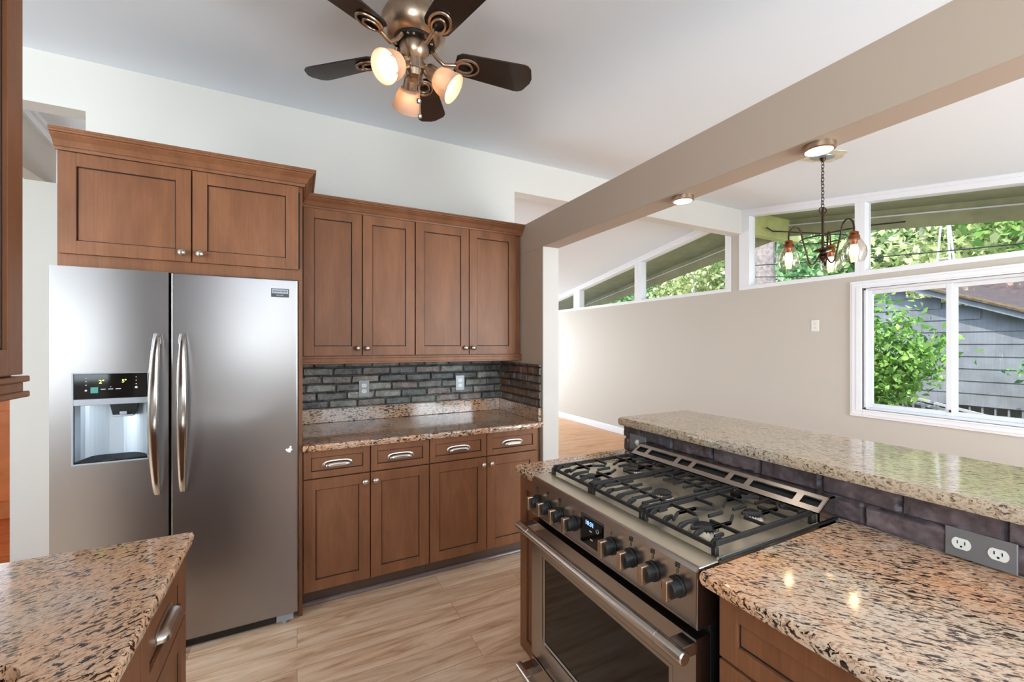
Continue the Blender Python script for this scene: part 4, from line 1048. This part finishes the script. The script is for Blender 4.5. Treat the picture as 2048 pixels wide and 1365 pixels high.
MB().box(RX+.13, 5.9, YW+.01, YW+.12, 2.78, 3.05).build('beam_end', 'olive_light', ev, bevel=.01)
MB().tube([(5.05, 3.10, 2.86), (5.2, 3.12, 2.84), (5.3, 2.6, 2.70), (5.5, 2.3, 2.74), (5.6, 2.0, 2.72)], .008, 6).build('cable', 'wire', ev)
# neighbouring house
nh = thing('neighbour_house', 'grey blue shingled house with dark roof seen through the sliding window', 'house', (9.2, 2.0, .5))
fz = lambda y: min(2.60, 1.812+(y-1.939)*.431)
mb = MB(); yA, yB = -3.0, 4.6; c0 = .53; k = 0; z = c0
cor = .185
while z < 2.44:
    zt_ = z+cor
    ys_ = max(yA, 1.939+(zt_-.02-1.812)/.431) if zt_ > fz(yA) else yA
    if ys_ < yB-.05:
        mb.prism([(8.982, ys_, z), (8.982+.010, ys_, z-.0), (9.0, ys_, zt_), (8.995, ys_, zt_)], (0, yB-ys_, 0))
        # stepped end fills
        st = 6
    z = zt_
mb.prism([(9.0, yA, .53), (9.0, yB, .53), (9.0, yB, fz(yB)), (9.0, yA, max(.53, fz(yA)))], (.1, 0, 0))
mb.build('siding', 'siding', nh, smooth=False)
YP = 3.77
mb = MB(); mb.prism([(8.82, -3, fz(-3)), (8.82, YP, fz(YP)), (8.82, 4.75, fz(YP)), (8.82, 4.75, fz(YP)+.09), (8.82, YP, fz(YP)+.09), (8.82, -3, fz(-3)+.10)], (.04, 0, 0)); mb.build('rake_board', 'siding', nh)
mb = MB(); ZB = 2.88
mb.add([(8.80, -3, fz(-3)+.10), (8.80, YP, fz(YP)+.09), (8.8, 4.75, fz(YP)+.09), (12.2, -3, ZB), (12.2, YP, ZB+.02), (12.2, 4.75, ZB)], [(0, 1, 4), (0, 4, 3), (1, 2, 5, 4)]); mb.build('roof', 'shingle', nh, fix=False)
mb = MB(); mb.prism([(8.78, -3, fz(-3)+.10), (8.78, YP, fz(YP)+.09), (8.9, YP, fz(YP)+.11), (8.9, -3, fz(-3)+.15)], (0, 0, .03)); mb.build('mossy_edge', 'moss', nh)
mb = MB()
for i in range(60): y = -3+i*.13; mb.box(9.0, 9.03, y, y+.018, .15, .53)
mb.box(9.0, 9.03, -3, 4.6, .36, .385).box(9.3, 9.32, -3, 4.9, .15, .53); mb.build('lattice_skirt', 'siding', nh)
# ladder lying on its edge
ld_ = thing('ladder', 'aluminium extension ladder lying outside below the window', 'ladder', (8.3, 2.6, .3))
A = Vector((8.3, 3.45, .765)); B = Vector((8.25, 1.0, .25)); up = Vector((.13, 0, -.22))
for (s_, nm) in ((Vector((0, 0, 0)), 'rail'), (up, 'rail')): MB().bar(A+s_, B+s_, .03, .035).build(nm, 'alu', ld_)
for i in range(13):
    p = A+(B-A)*(i+.5)/13; MB().cyl(p, p+up, .014, n=8).build('rung', 'alu', ld_)
ld2 = thing('ladder', 'second aluminium ladder lying behind the window mullion, steeper', 'ladder', (8.0, 2.2, .3))
A = Vector((8.0, 2.75, .60)); B = Vector((7.6, .7, .25)); up = Vector((.1, 0, -.2))
for s_ in (Vector((0, 0, 0)), up): MB().bar(A+s_, B+s_, .03, .035).build('rail', 'alu', ld2)
for i in range(11):
    p = A+(B-A)*(i+.5)/11; MB().cyl(p, p+up, .013, n=8).build('rung', 'alu', ld2)
# logs
for i in range(7):
    y = 2.15+.1*i; 
    o = MB().tube([(7.5+.1*(i % 2), y+.35, .24+.055*(i % 3)+.01*i), (7.6, y-.25, .20+.055*(i % 3))], [.055, .05], 10).build('log', 'log')
    tag(o, 'split firewood log in the low pile under the sliding window', 'log', 'firewood logs outside the window')
# leaves
def leaf_mesh(name, centers, sz, ax=(1, 1, 1), mat='leaf1', parent=None, asp=.55):
    n = len(centers); C_ = np.array(centers)
    a = rng.normal(size=(n, 3)); a /= np.linalg.norm(a, axis=1)[:, None]
    b = rng.normal(size=(n, 3)); b -= (b*a).sum(1)[:, None]*a; b /= np.linalg.norm(b, axis=1)[:, None]
    s = sz*(.6+.8*rng.random(n))[:, None]
    c_ = np.cross(a, b)*.12
    v = np.stack([C_-a*s*.5, C_+b*s*asp*.5+c_*s, C_+a*s*.5, C_-b*s*asp*.5+c_*s], 1).reshape(-1, 3)
    me = bpy.data.meshes.new(name); me.vertices.add(4*n); me.vertices.foreach_set('co', v.ravel().astype(np.float32))
    me.loops.add(4*n); me.loops.foreach_set('vertex_index', np.arange(4*n, dtype=np.int32))
    me.polygons.add(n); me.polygons.foreach_set('loop_start', np.arange(0, 4*n, 4, dtype=np.int32)); me.polygons.foreach_set('loop_total', np.full(n, 4, dtype=np.int32))
    me.update(calc_edges=True); me.materials.append(M[mat])
    o = bpy.data.objects.new(name, me); COL.objects.link(o)
    if parent: o.parent = parent
    return o
def crown_pts(n, R, H, z0, clumps=46):
    cc = []
    for i in range(clumps):
        t = rng.random(); z = z0+H*t; rr = R*math.sin(PI*min(1, .15+.85*(1-t)))**.6*rng.random()**.5
        a = rng.random()*2*PI; cc.append((rr*math.cos(a), rr*math.sin(a), z))
    cc = np.array(cc); idx = rng.integers(0, clumps, n)
    return cc[idx]+rng.normal(size=(n, 3))*np.array([R*.2, R*.2, H*.045])
def make_tree(name, label, mat, bark, R, H, z0, n, loc, sz, group):
    t = thing(name, label, 'tree', loc, group)
    leaf_mesh('foliage', crown_pts(n, R, H, z0), sz, mat=mat, parent=t)
    mb = MB(); mb.tube([(0, 0, -.3), (.1, .05, z0+H*.3), (.05, -.1, z0+H*.85)], [.16, .11, .03], 8)
    for i in range(9):
        a = i*2.4; z = z0*.6+H*.08*i; mb.tube([(.05, 0, z), (.05+R*.55*math.cos(a), R*.55*math.sin(a), z+.5)], [.05, .015], 6)
    mb.build('trunk', bark, t, local=True); return t
GT = 'trees on the slope beyond the house'
tA = make_tree('leafy_tree', 'pale sunlit tree on the slope beyond the house', 'leaf2', 'bark2', 2.3, 6.5, .3, 7000, (15.5, 5.2, .9), .20, GT)
tB = make_tree('leafy_tree', 'deep green tree on the slope beyond the house', 'leaf3', 'bark2', 2.4, 7.2, .3, 7000, (14.6, 8.6, .8), .20, GT)
tC = make_tree('leafy_tree', 'bright green tree on the slope beyond the house', 'leaf1', 'bark2', 2.2, 6.8, .3, 7000, (15.0, 2.0, .9), .20, GT)
srcs = [tA, tB, tC]; random.seed(3)
k = 0
for (x, y) in ((14.2, 11.6), (13.8, 14.6), (14.8, 17.8), (17.6, 3.4), (17.4, 7.0), (17.8, 10.6), (17.5, 14.2), (18.0, 18.4), (21, 1.5), (21, 5.5), (21.4, 9.5), (21, 13.8), (21.6, 18.5), (20, 23.5), (15, 21.5), (14.8, -1.2), (24, 8), (24.5, 14)):
    s = srcs[k % 3]; k += 1
    dup(s, (x, y, .1+.34*(x-12.5)), rz=random.random()*6.28)
# near vegetation by the window
def shrub(name, label, loc, span, n, sz, mat, stems, group=None):
    t = thing(name, label, 'tree', loc)
    mb = MB(); pts = []
    for (dx, dy, dz) in stems:
        p = Vector((0, 0, 0)); q = Vector((dx, dy, dz)); mid = q*.5+Vector((0, 0, .12*abs(dz)))
        mb.tube([p, mid, q], [.014, .009, .004], 6)
        for i in range(n):
            tt = .35+.65*rng.random(); b = p.lerp(q, tt)
            pts.append((b.x+rng.normal()*span, b.y+rng.normal()*span, b.z+rng.normal()*span*.55))
    mb.build('branches', 'bark', t, local=True); leaf_mesh('foliage', pts, sz, mat=mat, parent=t); return t
shrub('garden_shrub', 'leafy green shrub close outside the left sash of the sliding window', (7.3, 3.15, .15), .12, 420, .095, 'leaf1',
      [(0, -.55, 1.75), (.1, -.85, 1.45), (0, -.2, 2.1), (.1, -.6, 1.35), (-.1, -.95, 1.25), (0, .1, 1.6), (.1, -.35, 1.15), (0, -.1, 1.4)])
shrub('garden_shrub', 'small branch of leaves against the grey house at the picture edge', (8.4, 1.3, .9), .07, 90, .08, 'leaf3', [(0, .55, .22), (0, .45, .30)])
# large grey trunk, antenna, cables
tr = thing('tree_trunk', 'thick grey tree trunk close outside behind the chandelier', 'tree', (8.6, 5.35, .1))
mb = MB(); N = 26; n_ = 26; vs = []
for i in range(N+1):
    z = .15+5.2*i/N
    for q in range(n_):
        a = 2*PI*q/n_; r = .25-.012*i/N*6 + .02*noise.noise(Vector((math.cos(a)*5, math.sin(a)*5, z*.8)))+.010*noise.noise(Vector((a*9, 0, z*3)))
        vs.append((8.6+r*math.cos(a), 5.35+r*math.sin(a), z))
mb.add(vs, [(i*n_+q, i*n_+(q+1) % n_, (i+1)*n_+(q+1) % n_, (i+1)*n_+q) for i in range(N) for q in range(n_)]+[tuple(range(N*n_, N*n_+n_))]); mb.build('trunk', 'bark', tr)
an = thing('antenna_mast', 'thin white lattice mast standing in front of the trees', 'mast', (12.0, 3.6, .1))
mb = MB(); top = Vector((12.0, 3.65, 4.8))
for (dx, dy) in ((-.3, -.3), (.3, -.3), (0, .35)): mb.tube([(12+dx, 3.65+dy, .1), top], .018, 6)
for i in range(6):
    f = 1-(i+1)/7.5; pts = [Vector((12+dx*f, 3.65+dy*f, .1+4.7*(1-f))) for (dx, dy) in ((-.3, -.3), (.3, -.3), (0, .35))]
    mb.tube(pts, .009, 5, closed=True)
mb.build('lattice', 'alu', an)
for (za, zb, lab) in ((2.98, 2.55, 'upper black power cable crossing outside the clerestory'), (2.78, 2.2, 'lower black power cable crossing outside the clerestory')):
    pts = [Vector((7.5, 5.5+(-7.0)*i/20, za+(zb-za)*i/20-.12*math.sin(PI*i/20))) for i in range(21)]
    tag(MB().tube(pts, .009, 6).build('power_cable', 'wire'), lab, 'cable')
